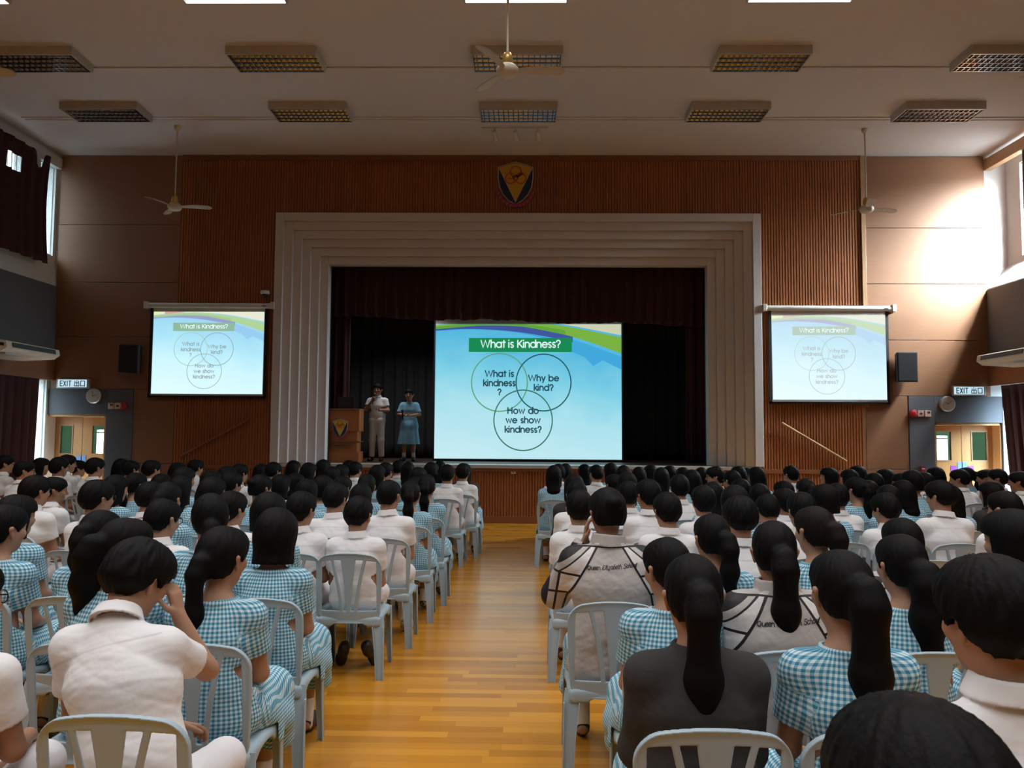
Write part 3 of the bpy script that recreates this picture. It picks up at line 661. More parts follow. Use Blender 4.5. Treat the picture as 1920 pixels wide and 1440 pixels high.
M['clock_face'] = plain('clock_face', (.50, .48, .42), .4, var=.03)
for x, zz, lab, hands in ((-8.515, 2.42, 'round wall clock below the exit sign on the darker side', (100, 20)), (8.17, 2.37, 'round wall clock below the exit sign on the window side', (40, 150))):
    t = empty('wall_clock', (x, D-.04, zz), 0, lab, 'clock', 'wall clocks')
    MB().lathe([(0, -.05), (.135, -.05), (.15, -.035), (.15, 0), (0, 0)], 32, axis='Y', sm=False).build('case', M['steel'], t)
    MB().lathe([(0, -.053), (.13, -.053), (.13, -.05), (0, -.05)], 32, axis='Y', sm=False).build('face', M['clock_face'], t)
    for k in range(2):
        a = math.radians(hands[k]); L_ = (.09, .065)[k]
        MB().ribbon([(-.02*math.cos(a), -.02*math.sin(a)), (L_*math.cos(a), L_*math.sin(a))], .008, lambda u, v: (u, -.0555-k*.001, v)).build('hand', M['black'], t)

for s, xs, z0, side_w in ((-1, (-7.913, -8.03, -8.16), 2.225, 'beside the darker doors'), (1, (7.51, 7.65, 7.79), 2.178, 'beside the doors on the window side')):
    t = empty('alarm_bell', (xs[0], D-.04, z0), 0, 'round red fire alarm bell '+side_w, 'alarm bell', 'alarm bells')
    MB().lathe([(0, -.07), (.03, -.07), (.07, -.055), (.082, -.03), (.082, -.02), (0, -.02)], 28, axis='Y', sm=False).build('gong', M['red'], t)
    MB().box(-.05, .05, -.02, 0, -.05, .05).build('base_box', M['dark_red'], t)
    for k, (xx, w1) in enumerate(((xs[1], 'next to the alarm bell'), (xs[2], 'outermost of the pair'))):
        t = empty('call_point', (xx, D-.04, z0), 0, 'small cream wall box %s, %s' % (side_w, w1), 'wall box', 'alarm call points')
        MB().box(-.058, .058, -.04, 0, -.06, .06).build('housing', M['callbox'], t, bevel=.006)
        MB().box(-.022+.01*k, .028+.01*k, -.046, -.04, -.02+.02*k, .02+.02*k).build('window', M['dark_red'], t)
t = empty('fire_notice', (7.68, D-.04, 1.115), 0, 'small red wall notice low beside the exit doors on the window side', 'notice')
MB().box(-.05, .05, -.02, 0, -.05, .05).build('plate', M['red'], t); MB().box(-.03, .03, -.024, -.02, -.01, .012).build('caption', M['paper'], t)
t = empty('security_camera', (-5.14, D-.055, 4.44), 0, 'small white dome camera on the wood wall above the screen corner', 'camera')
MB().lathe([(0, .07), (.085, .07), (.09, .02), (.07, 0), (0, 0)], 24, c=(0, -.10, 0)).build('base', M['white_plastic'], t)
MB().lathe([(0, -.05), (.03, -.045), (.055, -.02), (.06, 0), (0, 0)], 24, c=(0, -.10, 0)).build('dome', M['black'], t)
t = empty('wall_socket', (-.225, D-.045, .985), 0, 'small white socket plate on the ribbed front of the stage', 'socket')
MB().box(-.045, .045, -.012, 0, -.03, .03).build('plate', M['white_plastic'], t, bevel=.003); MB().box(-.012, .012, -.014, -.012, -.008, .01).build('outlet', M['black'], t)

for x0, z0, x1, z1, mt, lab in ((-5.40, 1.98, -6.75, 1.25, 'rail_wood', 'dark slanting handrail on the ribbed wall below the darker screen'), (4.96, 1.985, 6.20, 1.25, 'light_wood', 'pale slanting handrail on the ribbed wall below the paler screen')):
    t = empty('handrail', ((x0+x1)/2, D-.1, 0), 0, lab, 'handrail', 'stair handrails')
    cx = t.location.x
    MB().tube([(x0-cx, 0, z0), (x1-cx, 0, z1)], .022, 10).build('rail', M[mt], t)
    for f in (.12, .88):
        px, pz = x0+(x1-x0)*f-cx, z0+(z1-z0)*f
        MB().tube([(px, 0, pz-.01), (px, .06, pz-.05), (px, .085, pz-.05)], .009, 8).build('bracket', M['steel'], t)

# school crest: gold wedge on a navy shield over a red scroll, entwined loops on the gold
M['gold'] = plain('crest_gold', (.60, .36, .03), .5, var=.05); M['navy'] = plain('crest_navy', (.012, .02, .07), .4); M['crest_line'] = plain('crest_pale_line', (.50, .45, .36), .5)
M['scroll'] = plain('crest_red_scroll', (.28, .035, .06), .5); M['orange'] = plain('crest_orange_loops', (.52, .10, .02), .5)
def crest(name, loc, s, label, parent=None):
    """s: half width of the shield; upright, facing -y"""
    t = empty(name, loc, 0, label, 'crest') if parent is None else link(name, None, parent, loc)
    def ext(pts, y0, y1, mat, nm):
        n = len(pts); m = MB(); a = [(p[0]*s, y0, p[1]*s) for p in pts]; b = [(p[0]*s, y1, p[1]*s) for p in pts]
        m.poly(a); m.poly(b[::-1]); m.faces(a+b, [(i, n+i, n+(i+1) % n, (i+1) % n) for i in range(n)]); m.build(nm, M[mat], t)
    side_ = [(1.0, .95), (1.0, .3), (.92, -.2), (.72, -.65), (.40, -1.0), (0, -1.22)]
    shield = [(0, 1.28), (-.45, 1.15)]+[(-a, b) for a, b in side_]+[p for p in side_[::-1][1:]]+[(.45, 1.15)]
    ext([(x*1.06, y*1.045) for x, y in shield][::-1], -.028, 0, 'crest_line', 'rim')
    ext(shield[::-1], -.034, -.02, 'navy', 'shield')
    wedge = [(0, 1.25), (-.45, 1.12), (-.98, .92), (0, -1.16), (.98, .92), (.45, 1.12)]
    ext([(x*1.03, y*1.0) for x, y in wedge], -.038, -.03, 'crest_line', 'wedge_edge')
    ext([(x*.95, y*.96+.02) for x, y in wedge], -.042, -.036, 'gold', 'wedge')
    m = MB(); Q = lambda a, b: (a*s, -.045, b*s)
    for q in (arc(0, .70, .32, 0, 360, 26), arc(-.30, .30, .31, 60, 330, 22), arc(.30, .30, .31, -150, 150, 24), arc(0, .34, .14, 0, 360, 16), [(-.42, .28), (-.10, .30)], [(.12, .42), (.44, .56)]): m.ribbon(q, .085, Q)
    m.build('loops', M['orange'], t)
    o = [(-1.25, -.55)]+[(1.22*math.cos(math.radians(a)), -.10+1.38*math.sin(math.radians(a))) for a in range(205, 336, 13)]+[(1.25, -.55)]
    i = [(1.02, -.30)]+[(1.0*math.cos(math.radians(a)), -.10+1.12*math.sin(math.radians(a))) for a in range(340, 199, -14)]+[(-1.02, -.30)]
    n = len(o); m = MB(); oi = [o[round(k*(n-1)/11)] for k in range(12)]; ii = [i[::-1][round(k*(len(i)-1)/11)] for k in range(12)]
    for y in (-.032,):
        vs = [(p[0]*s, y, p[1]*s) for p in oi+ii]; m.faces(vs, [(k, k+1, 12+k+1, 12+k) for k in range(11)])
    vs = [(p[0]*s, 0, p[1]*s) for p in oi]+[(p[0]*s, -.032, p[1]*s) for p in oi]; m.faces(vs, [(k, k+1, 12+k+1, 12+k) for k in range(11)])
    m.build('scroll', M['scroll'], t)
    m = MB()
    for k in range(1, 11):
        a = Vector(oi[k])*.55+Vector(ii[k])*.45; m.ribbon([(a.x-.03, a.y-.05), (a.x+.03, a.y+.05)], .03, lambda u, v: (u*s, -.034, v*s))
    m.build('motto', M['crest_line'], t)
    return t
crest('wall_crest', (-.22, D-.045, 6.70), .335, 'gold and navy shield crest on the wood wall above the stage')

# ------------------------------------------------------------------ on the stage
t = empty('lectern', (-3.775, 16.09, 1.12), 0, 'orange wood lectern with a shield crest on its front', 'lectern')
MB().box(-.385, .385, -.02, .42, .64, 1.08).build('upper_box', M['lectern_wood'], t, bevel=.006)
MB().box(-.345, .345, .0, .38, .22, .64).build('lower_box', M['lectern_wood'], t, bevel=.006)
MB().box(-.385, .385, -.03, .42, .42, .44).box(-.24, .24, -.03, 0, .36, .372).box(-.24, .24, -.03, 0, .31, .322).build('moulding', M['rail_wood'], t)
MB().box(-.385, .385, -.02, .42, 0, .22).build('plinth', M['lectern_wood'], t, bevel=.006)
MB().box(-.40, .40, -.05, .44, 1.08, 1.10).build('top', M['lectern_wood'], t, bevel=.004)
cr = crest('crest', (0, -.022, .70), .145, None, t)
t = empty('laptop', (-3.70, 16.24, 2.222), 0, 'black laptop standing open on the lectern', 'laptop')
MB().box(-.17, .17, -.02, .22, 0, .02).build('keyboard_base', M['black'], t)
MB().box(-.17, .17, -.01, .01, 0, .23, M=Matrix.Translation((0, -.02, .02)) @ Matrix.Rotation(.15, 4, 'X')).build('screen_lid', M['black'], t)
# ------------------------------------------------------------------ solid modelling on a voxel field
import openvdb
A3 = lambda *p: np.array(p, dtype=np.float64)
def rot(yaw=0.0, pitch=0.0, roll=0.0):
    """yaw > 0 turns to the right, pitch > 0 nods down, roll > 0 tips to the right"""
    cz, sz = math.cos(-yaw), math.sin(-yaw); cx, sx = math.cos(-pitch), math.sin(-pitch); cr, sr = math.cos(roll), math.sin(roll)
    Rz = np.array([[cz, -sz, 0], [sz, cz, 0], [0, 0, 1]]); Rx = np.array([[1, 0, 0], [0, cx, -sx], [0, sx, cx]]); Ry = np.array([[cr, 0, sr], [0, 1, 0], [-sr, 0, cr]])
    return Rz @ Rx @ Ry
class SDF:
    def __init__(s, lo, hi, vs):
        s.lo = np.array(lo, float); s.vs = vs; s.n = np.ceil((np.array(hi, float)-s.lo)/vs).astype(int)+1
        s.d = np.full(s.n, .3, np.float32); s.ax = [(s.lo[i]+vs*np.arange(s.n[i])).astype(np.float32) for i in range(3)]
        s.F = None; s.k = 1.0
    def frame(s, c=None, R=None, k=1.0): s.F = None if c is None else (np.array(c, float), np.array(R, float)); s.k = k if c is not None else 1.0
    def _sl(s, c, r):
        if s.F is not None: c = s.F[0]+s.F[1] @ np.array(c, float)*s.k; r = r*s.k
        a = np.clip(np.floor((np.array(c)-r-s.lo)/s.vs).astype(int), 0, s.n); b = np.clip(np.ceil((np.array(c)+r-s.lo)/s.vs).astype(int)+1, 0, s.n)
        if (b <= a).any(): return None, None
        sl = tuple(slice(a[i], b[i]) for i in range(3))
        X, Y, Z = np.meshgrid(*[s.ax[i][sl[i]] for i in range(3)], indexing='ij', sparse=s.F is None)
        if s.F is not None:
            o, R = s.F; x, y, z = X-o[0], Y-o[1], Z-o[2]
            X, Y, Z = ((R[0, i]*x+R[1, i]*y+R[2, i]*z)/s.k for i in range(3))
        return sl, (X, Y, Z)
    def op(s, fn, c, r, k=0.0, sub=False):
        sl, P = s._sl(c, r+k+.03)
        if sl is None: return s
        d = np.broadcast_to(fn(*P)*s.k, s.d[sl].shape); cur = s.d[sl]
        if sub: cur2, d2 = -cur, d
        else: cur2, d2 = cur, d
        if k > 0:
            h = np.maximum(k-np.abs(cur2-d2), 0)/k; m = np.minimum(cur2, d2)-h*h*k*.25
        else: m = np.minimum(cur2, d2)
        s.d[sl] = -m if sub else m
        return s
    def cone(s, a, b, ra, rb, k=.02, sx=1.0, sub=False):
        a, b = np.array(a, float), np.array(b, float); q = np.array([sx, 1, 1]); ba = (b-a)*q; L2 = max(1e-9, float(ba @ ba))
        def fn(X, Y, Z):
            px, py, pz = (X-a[0])*sx, Y-a[1], Z-a[2]
            t = np.clip((px*ba[0]+py*ba[1]+pz*ba[2])/L2, 0, 1)
            return np.sqrt((px-t*ba[0])**2+(py-t*ba[1])**2+(pz-t*ba[2])**2)-(ra+(rb-ra)*t)
        return s.op(fn, (a+b)/2, np.linalg.norm(b-a)/2+max(ra, rb)/min(sx, 1), k, sub)
    def chain(s, pts, rs, k=.02, sx=1.0):
        for i in range(len(pts)-1): s.cone(pts[i], pts[i+1], rs[i], rs[i+1], k, sx)
        return s
    def ell(s, c, r, k=.02, sub=False):
        c = np.array(c, float); m = min(r)
        def fn(X, Y, Z):
            q = np.sqrt(((X-c[0])/r[0])**2+((Y-c[1])/r[1])**2+((Z-c[2])/r[2])**2); g = np.sqrt(((X-c[0])/r[0]**2)**2+((Y-c[1])/r[1]**2)**2+((Z-c[2])/r[2]**2)**2)
            return q*(q-1)/np.maximum(g, 1e-4)
        return s.op(fn, c, max(r), k, sub)
    def box(s, c, h, rad=0.0, k=0.0, sub=False):
        c = np.array(c, float); h = np.array(h, float)-rad
        def fn(X, Y, Z):
            a, b, e = np.abs(X-c[0])-h[0], np.abs(Y-c[1])-h[1], np.abs(Z-c[2])-h[2]
            return np.sqrt(np.maximum(a, 0)**2+np.maximum(b, 0)**2+np.maximum(e, 0)**2)+np.minimum(np.maximum(np.maximum(a, b), e), 0)-rad
        return s.op(fn, c, np.linalg.norm(h)+rad, k, sub)
    def cut(s, fn):
        """keep where fn < 0 (in the current frame)"""
        X, Y, Z = np.meshgrid(*s.ax, indexing='ij', sparse=s.F is None)
        if s.F is not None:
            o, R = s.F; x, y, z = X-o[0], Y-o[1], Z-o[2]; X, Y, Z = ((R[0, i]*x+R[1, i]*y+R[2, i]*z)/s.k for i in range(3))
        s.d = np.maximum(s.d, fn(X, Y, Z)*s.k).astype(np.float32); return s
    def plane(s, p, n):
        """remove everything beyond the plane through p with outward normal n"""
        n = np.array(n, float); n = n/np.linalg.norm(n); c = float(n @ np.array(p, float))
        return s.cut(lambda X, Y, Z: X*n[0]+Y*n[1]+Z*n[2]-c)
    def wrinkle(s, amp, waves, seed):
        r = np.random.default_rng(seed); X, Y, Z = np.meshgrid(*s.ax, indexing='ij', sparse=True); f = 0
        for wl, w in waves:
            v = r.normal(size=3)*np.array([.8, .8, 1.4]); v = v/np.linalg.norm(v)*2*PI/wl
            p = X*v[0]+Y*v[1]+Z*v[2]+r.uniform(0, 6.28)+1.1*np.sin(X*v[1]*.5+Z*v[0]*.5); f = f+w*(.45*np.sin(p)+1.1*(.64-np.abs(np.sin(p*.5+.7))))
        s.d = (s.d+amp*f).astype(np.float32); return s
    def mesh(s):
        b = 3*s.vs; arr = np.clip(s.d, -b, b); arr[0] = arr[-1] = b; arr[:, 0] = arr[:, -1] = b; arr[:, :, 0] = arr[:, :, -1] = b
        g = openvdb.FloatGrid(b); g.copyFromArray(np.ascontiguousarray(arr, dtype=np.float32)); p, q = g.convertToQuads(0.0)
        return np.asarray(p, np.float64)*s.vs+s.lo, np.asarray(q, np.int64)[:, ::-1]
def np_mesh(name, v, q, mats, attrs=None, mi=None):
    me = bpy.data.meshes.new(name); me.vertices.add(len(v)); me.vertices.foreach_set('co', v.astype(np.float32).ravel())
    me.loops.add(q.size); me.loops.foreach_set('vertex_index', q.astype(np.int32).ravel()); me.polygons.add(len(q))
    me.polygons.foreach_set('loop_start', np.arange(0, q.size, q.shape[1], dtype=np.int32))
    for m in (mats if isinstance(mats, (list, tuple)) else [mats]): me.materials.append(m)
    for k, a in (attrs or {}).items():
        at = me.attributes.new(k, 'FLOAT_VECTOR' if a.ndim == 2 else 'FLOAT', 'POINT'); at.data.foreach_set('vector' if a.ndim == 2 else 'value', a.astype(np.float32).ravel())
    me.update(calc_edges=True); me.polygons.foreach_set('use_smooth', np.ones(len(q), bool)); me.validate(); return me
def sdf_mesh(S, name, mats, keep=True, attrs=None):
    v, q = S.mesh()
    return np_mesh(name, v, q, mats, attrs(v) if attrs else None)

# ------------------------------------------------------------------ fabrics, skin, hair
def skin_mat(name, c):
    t = NT(name); a = lambda n: t.node('ShaderNodeAttribute', attribute_name=n).outputs['Fac']
    k = t.mix(t.noise(t.coord(), 18), sh(c, .9), sh(c, 1.08)); k = t.mix(a('lip'), k, (.40, .14, .12)); k = t.mix(a('ink'), k, (.015, .012, .012))
    return t.set(k, .5, spec=.35)
M['skin'] = skin_mat('skin', (.42, .230, .145)); M['skin_b'] = skin_mat('tanned_skin', (.33, .175, .105))
def hair_mat(name, c, sheen=.36):
    t = NT(name); n = t.noise(t.mapping(t.coord(), (60, 60, 7)), 2.0, 4, .6); t.bump(n, .35, .006)
    return t.set(t.mix(n, sh(c, .55), sh(c, 1.6)), sheen, spec=.12)
M['hair'] = hair_mat('black_hair', (.0030, .0026, .0025), .6); M['hair_b'] = hair_mat('dark_brown_hair', (.0085, .0052, .0040), .6)
def cloth(name, c, rough=.85, var=.05):
    t = NT(name); n = t.noise(t.coord(), 26, 4); t.bump(t.noise(t.coord(), 11 if rough < .9 else 120, 3), .22 if rough < .9 else .3, .02 if rough < .9 else .004)
    return t.set(t.mix(n, sh(c, 1-var), sh(c, 1+var)), rough, Sheen_Weight=.1 if rough < .9 else 0.0)
def shirt_mat():
    t = NT('white_shirt_cotton'); n = t.noise(t.coord(), 26, 4); t.bump(t.noise(t.coord(), 11, 3), .22, .02); sm = t.math('MULTIPLY', t.node('ShaderNodeAttribute', attribute_name='seam').outputs['Fac'], .38)
    return t.set(t.mix(sm, t.mix(n, (.74, .735, .745), (.80, .795, .80)), (.30, .29, .29)), .85, Sheen_Weight=.1)
M['shirt'] = shirt_mat(); M['trousers'] = cloth('white_trouser_twill', (.75, .74, .76)); M['sweater'] = cloth('dark_grey_wool', (.030, .029, .029), .95, .12)
M['shoe'] = plain('black_leather', (.018, .014, .012), .45); M['white_shoe'] = plain('white_canvas_shoe', (.66, .63, .60), .6); M['sock'] = cloth('white_sock', (.72, .70, .70))
M['belt'] = plain('black_belt', (.012, .012, .014), .4); M['tie'] = plain('dark_hair_tie', (.012, .012, .022), .6); M['blue_tie'] = plain('navy_hair_tie', (.015, .02, .09), .6)
M['frame'] = plain('black_spectacle_frame', (.01, .01, .01), .3); M['clip'] = plain('silver_hair_clip', (.75, .75, .75), .2, .9)
def gingham(name, p):
    t = NT(name); u, v, _ = t.xyz(t.node('ShaderNodeAttribute', attribute_name='weave').outputs['Vector'])
    st = lambda a: t.math('GREATER_THAN', t.math('FRACT', t.math('DIVIDE', a, p)), .5)
    k = t.math('MULTIPLY', t.math('ADD', st(u), st(v)), .5)
    r = t.node('ShaderNodeValToRGB'); t.l.new(k, r.inputs[0]); e = r.color_ramp.elements; r.color_ramp.interpolation = 'CONSTANT'
    e[0].color = (.66, .74, .77, 1); e[1].position = .75; e[1].color = (.035, .20, .33, 1); q = e.new(.25); q.color = (.21, .46, .58, 1)
    t.bump(t.noise(t.coord(), 11, 3), .22, .02)
    return t.set(r.outputs[0], .9)
M['gingham'] = gingham('blue_gingham_cotton', .0175); M['plain_blue'] = cloth('light_blue_cotton', (.19, .42, .58))
def jacket_mat(zc, name):
    t = NT(name); x, y, z = t.xyz(t.coord()); X = t.math('ABSOLUTE', x); d = t.math('SUBTRACT', zc, z)
    lin = lambda a, b: t.math('ADD', a, t.math('MULTIPLY', d, b)); mn = lambda a, b: t.math('MINIMUM', a, b)
    xi = mn(lin(.067, .60), lin(.16, .24)); x2 = mn(lin(.098, 1.25), lin(.245, .14)); x3 = mn(lin(.135, 1.45), lin(.285, .15))
    gt = lambda a, b: t.math('GREATER_THAN', a, b); near = lambda a, b, w: t.math('LESS_THAN', t.math('ABSOLUTE', t.math('SUBTRACT', a, b)), w)
    grey, white, blk = (.46, .43, .41), (.74, .72, .72), (.012, .010, .012)
    back = t.math('LESS_THAN', y, .30); c = t.mix(t.math('MULTIPLY', gt(X, xi), t.math('MULTIPLY', t.math('LESS_THAN', d, .25), gt(d, -.02))), grey, white)
    c = t.mix(gt(X, x2), c, grey)
    cross = t.math('MULTIPLY', gt(X, xi), t.math('MAXIMUM', near(t.math('ADD', d, t.math('MULTIPLY', X, .10)), .165, .006), near(d, .25, .006)))
    ln = t.math('MAXIMUM', t.math('MAXIMUM', near(X, xi, .0065), near(X, x2, .0065)), t.math('MAXIMUM', cross, gt(X, x3)))
    ln = t.math('MULTIPLY', ln, gt(d, .0)); ln = t.math('MAXIMUM', ln, near(d, .0, .004))
    c = t.mix(ln, c, blk); t.bump(t.noise(t.coord(), 9, 3), .3, .03)
    return t.set(c, .62, spec=.4)

# ------------------------------------------------------------------ people
HEAD_K = 1.05
def spine_pts(P):
    z0, y0 = P.get('hip', (.525, -.040)); th0, th1 = P.get('lean0', -.03), P.get('lean1', .16); L = P.get('torso', .53); out = [A3(P.get('px', 0.0), y0, z0)]
    lat = P.get('lat', 0.0)
    for i in range(8):
        th = th0+(th1-th0)*(i+.5)/8; out.append(out[-1]+A3(math.sin(lat), math.sin(th)*math.cos(lat), math.cos(th)*math.cos(lat))*L/8)
    return out
def joints(P):
    sp = spine_pts(P); J = {'sp': sp}; w = P.get('shw', .150); tw = P.get('twist', 0.0); J['tw'] = tw
    c, s = math.cos(-tw), math.sin(-tw); up = sp[7]+A3(0, .0, -.024)
    for q, n in ((-1, 'L'), (1, 'R')):
        J['sh'+n] = up+A3(q*w*c, q*w*s, P.get('shrug'+n, 0.0))
    J['NB'] = sp[8]; J['HR'] = rot(P.get('yaw', 0), P.get('pitch', .08), P.get('roll', 0))
    nd = rot(P.get('yaw', 0)*.3, P.get('npitch', P.get('pitch', .08)*.55), P.get('roll', 0)*.7); J['HC'] = J['NB']+nd @ A3(0, .030, .150)
    for q, n in ((-1, 'L'), (1, 'R')):
        S_ = J['sh'+n]; a = P.get('arm'+n)
        if a is None:
            el = S_+A3(q*.022, .07, -.26); wr = A3(q*.085, S_[1]+.31, .615); hd = A3(-q*.5, .75, -.35); pn = A3(0, -.3, -1.)
        else: el, wr, hd, pn = [A3(*v) for v in a]
        J['el'+n], J['wr'+n], J['hd'+n], J['pn'+n] = el, wr, hd/np.linalg.norm(hd), pn
        lg = P.get('leg'+n)
        hip = A3(q*.085+P.get('px', 0)*.5, sp[0][1]+.03, sp[0][2]+.0)
        if lg is None: kn, an, to = A3(q*.115, .36, .50), A3(q*.115, .30, .085), A3(q*.130, .445, .035)
        else: kn, an, to = [A3(*v) for v in lg]
        J['hip'+n], J['kn'+n], J['an'+n], J['to'+n] = hip, kn, an, to
    return J
def torso(S, P, J, g=0.0, fem=False, top=True):
    sp = J['sp']; k = .045
    pr = [(0, .112, 1.42), (2, .098 if fem else .104, 1.36), (5, .102 if fem else .108, 1.40), (6, .088, 1.60)]
    for (i, ra, a), (j, rb, b) in zip(pr[:-1], pr[1:]): S.cone(sp[i], sp[j], ra+g, rb+g, k, 1/((a+b)/2))
    t0 = sp[8]+A3(0, -.012, -.052)
    for n in 'LR': S.cone(t0, J['sh'+n], .052+g*.5, .050+g*.7, .05)
    if top: S.cone(sp[6], sp[8]+A3(0, -.004, -.03), .080+g*.3, .056+g*.2, .05)
def hand(S, wr, hd, pn, q, curl=.55, spread=.03):
    f = hd; n = pn-f*(pn @ f); n = n/np.linalg.norm(n); s_ = np.cross(f, n)*q      # s_ points to the thumb side
    K = wr+f*.085
    for o in (-.026, -.009, .009, .026): S.cone(wr+f*.012+s_*o*.6, K+s_*o, .014, .0115, .012)
    for i, (o, L) in enumerate(((.030, .070), (.010, .080), (-.010, .074), (-.029, .058))):
        p = K+s_*o*.98; a = curl*.6
        for j, (fr, r0, r1) in enumerate(((.45, .0098, .0090), (.30, .0090, .0082), (.25, .0082, .0070))):
            d = f*math.cos(a)+n*math.sin(a)+s_*(o*spread*18); d = d/np.linalg.norm(d); e = p+d*L*fr; S.cone(p, e, r0, r1, .003); p = e; a += curl
    p = wr+f*.022+s_*.024; d = s_*.75+f*.62+n*.25; d = d/np.linalg.norm(d); e = p+d*.040; S.cone(p, e, .0125, .0105, .010)
    d2 = d*.55+f*.75+n*.2; d2 = d2/np.linalg.norm(d2); S.cone(e, e+d2*.034, .0105, .008, .004)
def head(S, J, fine):
    S.frame(J['HC'], J['HR'], HEAD_K)
    S.ell((0, -.014, .022), (.077, .096, .094), .02); S.ell((0, .026, -.048), (.060, .064, .070), .05); S.cone((0, .062, -.082), (0, .058, -.085), .026, .026, .03)
    S.ell((0, .066, .028), (.056, .036, .030), .03)                                       # brow
    for q in (-1, 1):
        S.ell((q*.038, .070, -.022), (.024, .022, .022), .025)                             # cheek
        S.ell((q*.033, .102, .010), (.017, .016, .010), .012, True)                        # eye socket
        S.ell((q*.032, .084, .009), (.0125, .0125, .011), .003)
        e = A3(q*.0775, -.006, -.014); S.cone(e+A3(0, .004, -.024), e+A3(q*.012, -.012, .022), .0085, .0150, .008, 1.5)
        if fine: S.cone(e+A3(q*.016, -.002, .012), e+A3(q*.012, .004, -.006), .006, .005, .006, sub=True)
    S.cone((0, .094, .018), (0, .112, -.020), .0075, .0125, .014); S.ell((0, .104, -.024), (.018, .010, .008), .008)
    S.ell((0, .088, -.050), (.024, .011, .0065), .006); S.ell((0, .086, -.059), (.020, .011, .0065), .006)
    S.frame()
def bounds(P, J):
    pts = [v for k, v in J.items() if isinstance(v, np.ndarray) and v.shape == (3,) and k[:2] not in ('hd', 'pn')]+J['sp']; a = np.min(pts, 0)-.16; b = np.max(pts, 0)+.16
    a[2] = -.02; b[2] = J['HC'][2]+.17; a[1] = min(a[1], J['sp'][0][1]-.17); return a, b
def body_mesh(P, J, vs, name='person'):
    a, b = bounds(P, J); S = SDF(a, b, vs); fem = P['kind'][0] == 'g'; torso(S, P, J, -.006, fem)
    S.cone(J['NB']+A3(0, -.006, -.03), J['HC']+J['HR'] @ A3(0, -.022, -.045), .050 if fem else .056, .050 if fem else .055, .03)
    head(S, J, vs < .0072)
    for q, n in ((-1, 'L'), (1, 'R')):
        S.cone(J['sh'+n], J['el'+n], .047, .038, .03).cone(J['el'+n], J['wr'+n], .039, .026, .02); hand(S, J['wr'+n], J['hd'+n], J['pn'+n], q, P.get('curl', .5))
        S.cone(J['hip'+n], J['kn'+n], .080, .056, .04).cone(J['kn'+n], J['an'+n], .054, .034, .02).cone(J['kn'+n]*.7+J['an'+n]*.3+A3(0, -.02, 0), J['kn'+n]*.5+J['an'+n]*.5+A3(0, -.014, 0), .05, .042, .03)
        S.cone(J['an'+n]+A3(0, -.02, -.03), J['to'+n], .034, .026, .02)
    seat_cut(S, P); v, qd = S.mesh(); w = (v-J['HC']) @ J['HR']/HEAD_K; fr = w[:, 1] > .05
    e = lambda cx, cz, rx, rz: np.clip(1.6-1.6*np.sqrt(((np.abs(w[:, 0])-cx)/rx)**2+((w[:, 2]-cz)/rz)**2), 0, 1)*fr
    ink = np.maximum(e(.032, .009, .015, .009), e(.034, .036, .022, .006)); lip = np.clip(1.5-1.5*np.sqrt((w[:, 0]/.027)**2+((w[:, 2]+.054)/.012)**2), 0, 1)*fr
    return np_mesh(name, v, qd, M[P.get('skin', 'skin')], {'ink': ink, 'lip': lip})
def neck_cut(S, J, h):
    n = J['NB']; a = neck_axis(J); S.cut(lambda X, Y, Z: np.where((X-n[0])**2+(Y-n[1])**2+(Z-n[2])**2 < .0100, (X-n[0])*a[0]+(Y-n[1])*a[1]+(Z-n[2])*a[2]-h, -1))
def seat_cut(S, P):
    if not P.get('stand'): S.cut(lambda X, Y, Z: np.where((np.abs(X) < .238) & (Y < .247) & (Z < .45), .436-Z, -1))
WAVES = [(.15, .8), (.10, .7), (.075, .7), (.055, .6), (.042, .4)]
def arm_dir(J, n): d = J['el'+n]-J['sh'+n]; return d/np.linalg.norm(d)
def neck_axis(J):
    a = J['HC']+J['HR'] @ A3(0, -.03, -.06)-J['NB']; return a/np.linalg.norm(a)
def collar(S, J, r0, r1, h0, h1, th=.006):
    ax = J['HC']+J['HR'] @ A3(0, -.03, -.06)-J['NB']; ax = ax/np.linalg.norm(ax); z = ax; x = np.cross(A3(0, 1, 0), z); x = x/np.linalg.norm(x); y = np.cross(z, x)
    S.frame(J['NB']+A3(0, -.004, 0), np.stack([x, y, z], 1))
    S.op(lambda X, Y, Z: np.maximum(np.abs(np.sqrt(X*X+Y*Y)-(r0+(r1-r0)*np.clip((Z-h0)/(h1-h0), 0, 1)))-th, np.abs(Z-(h0+h1)/2)-(h1-h0)/2), (0, 0, 0), .12, .004); S.frame()
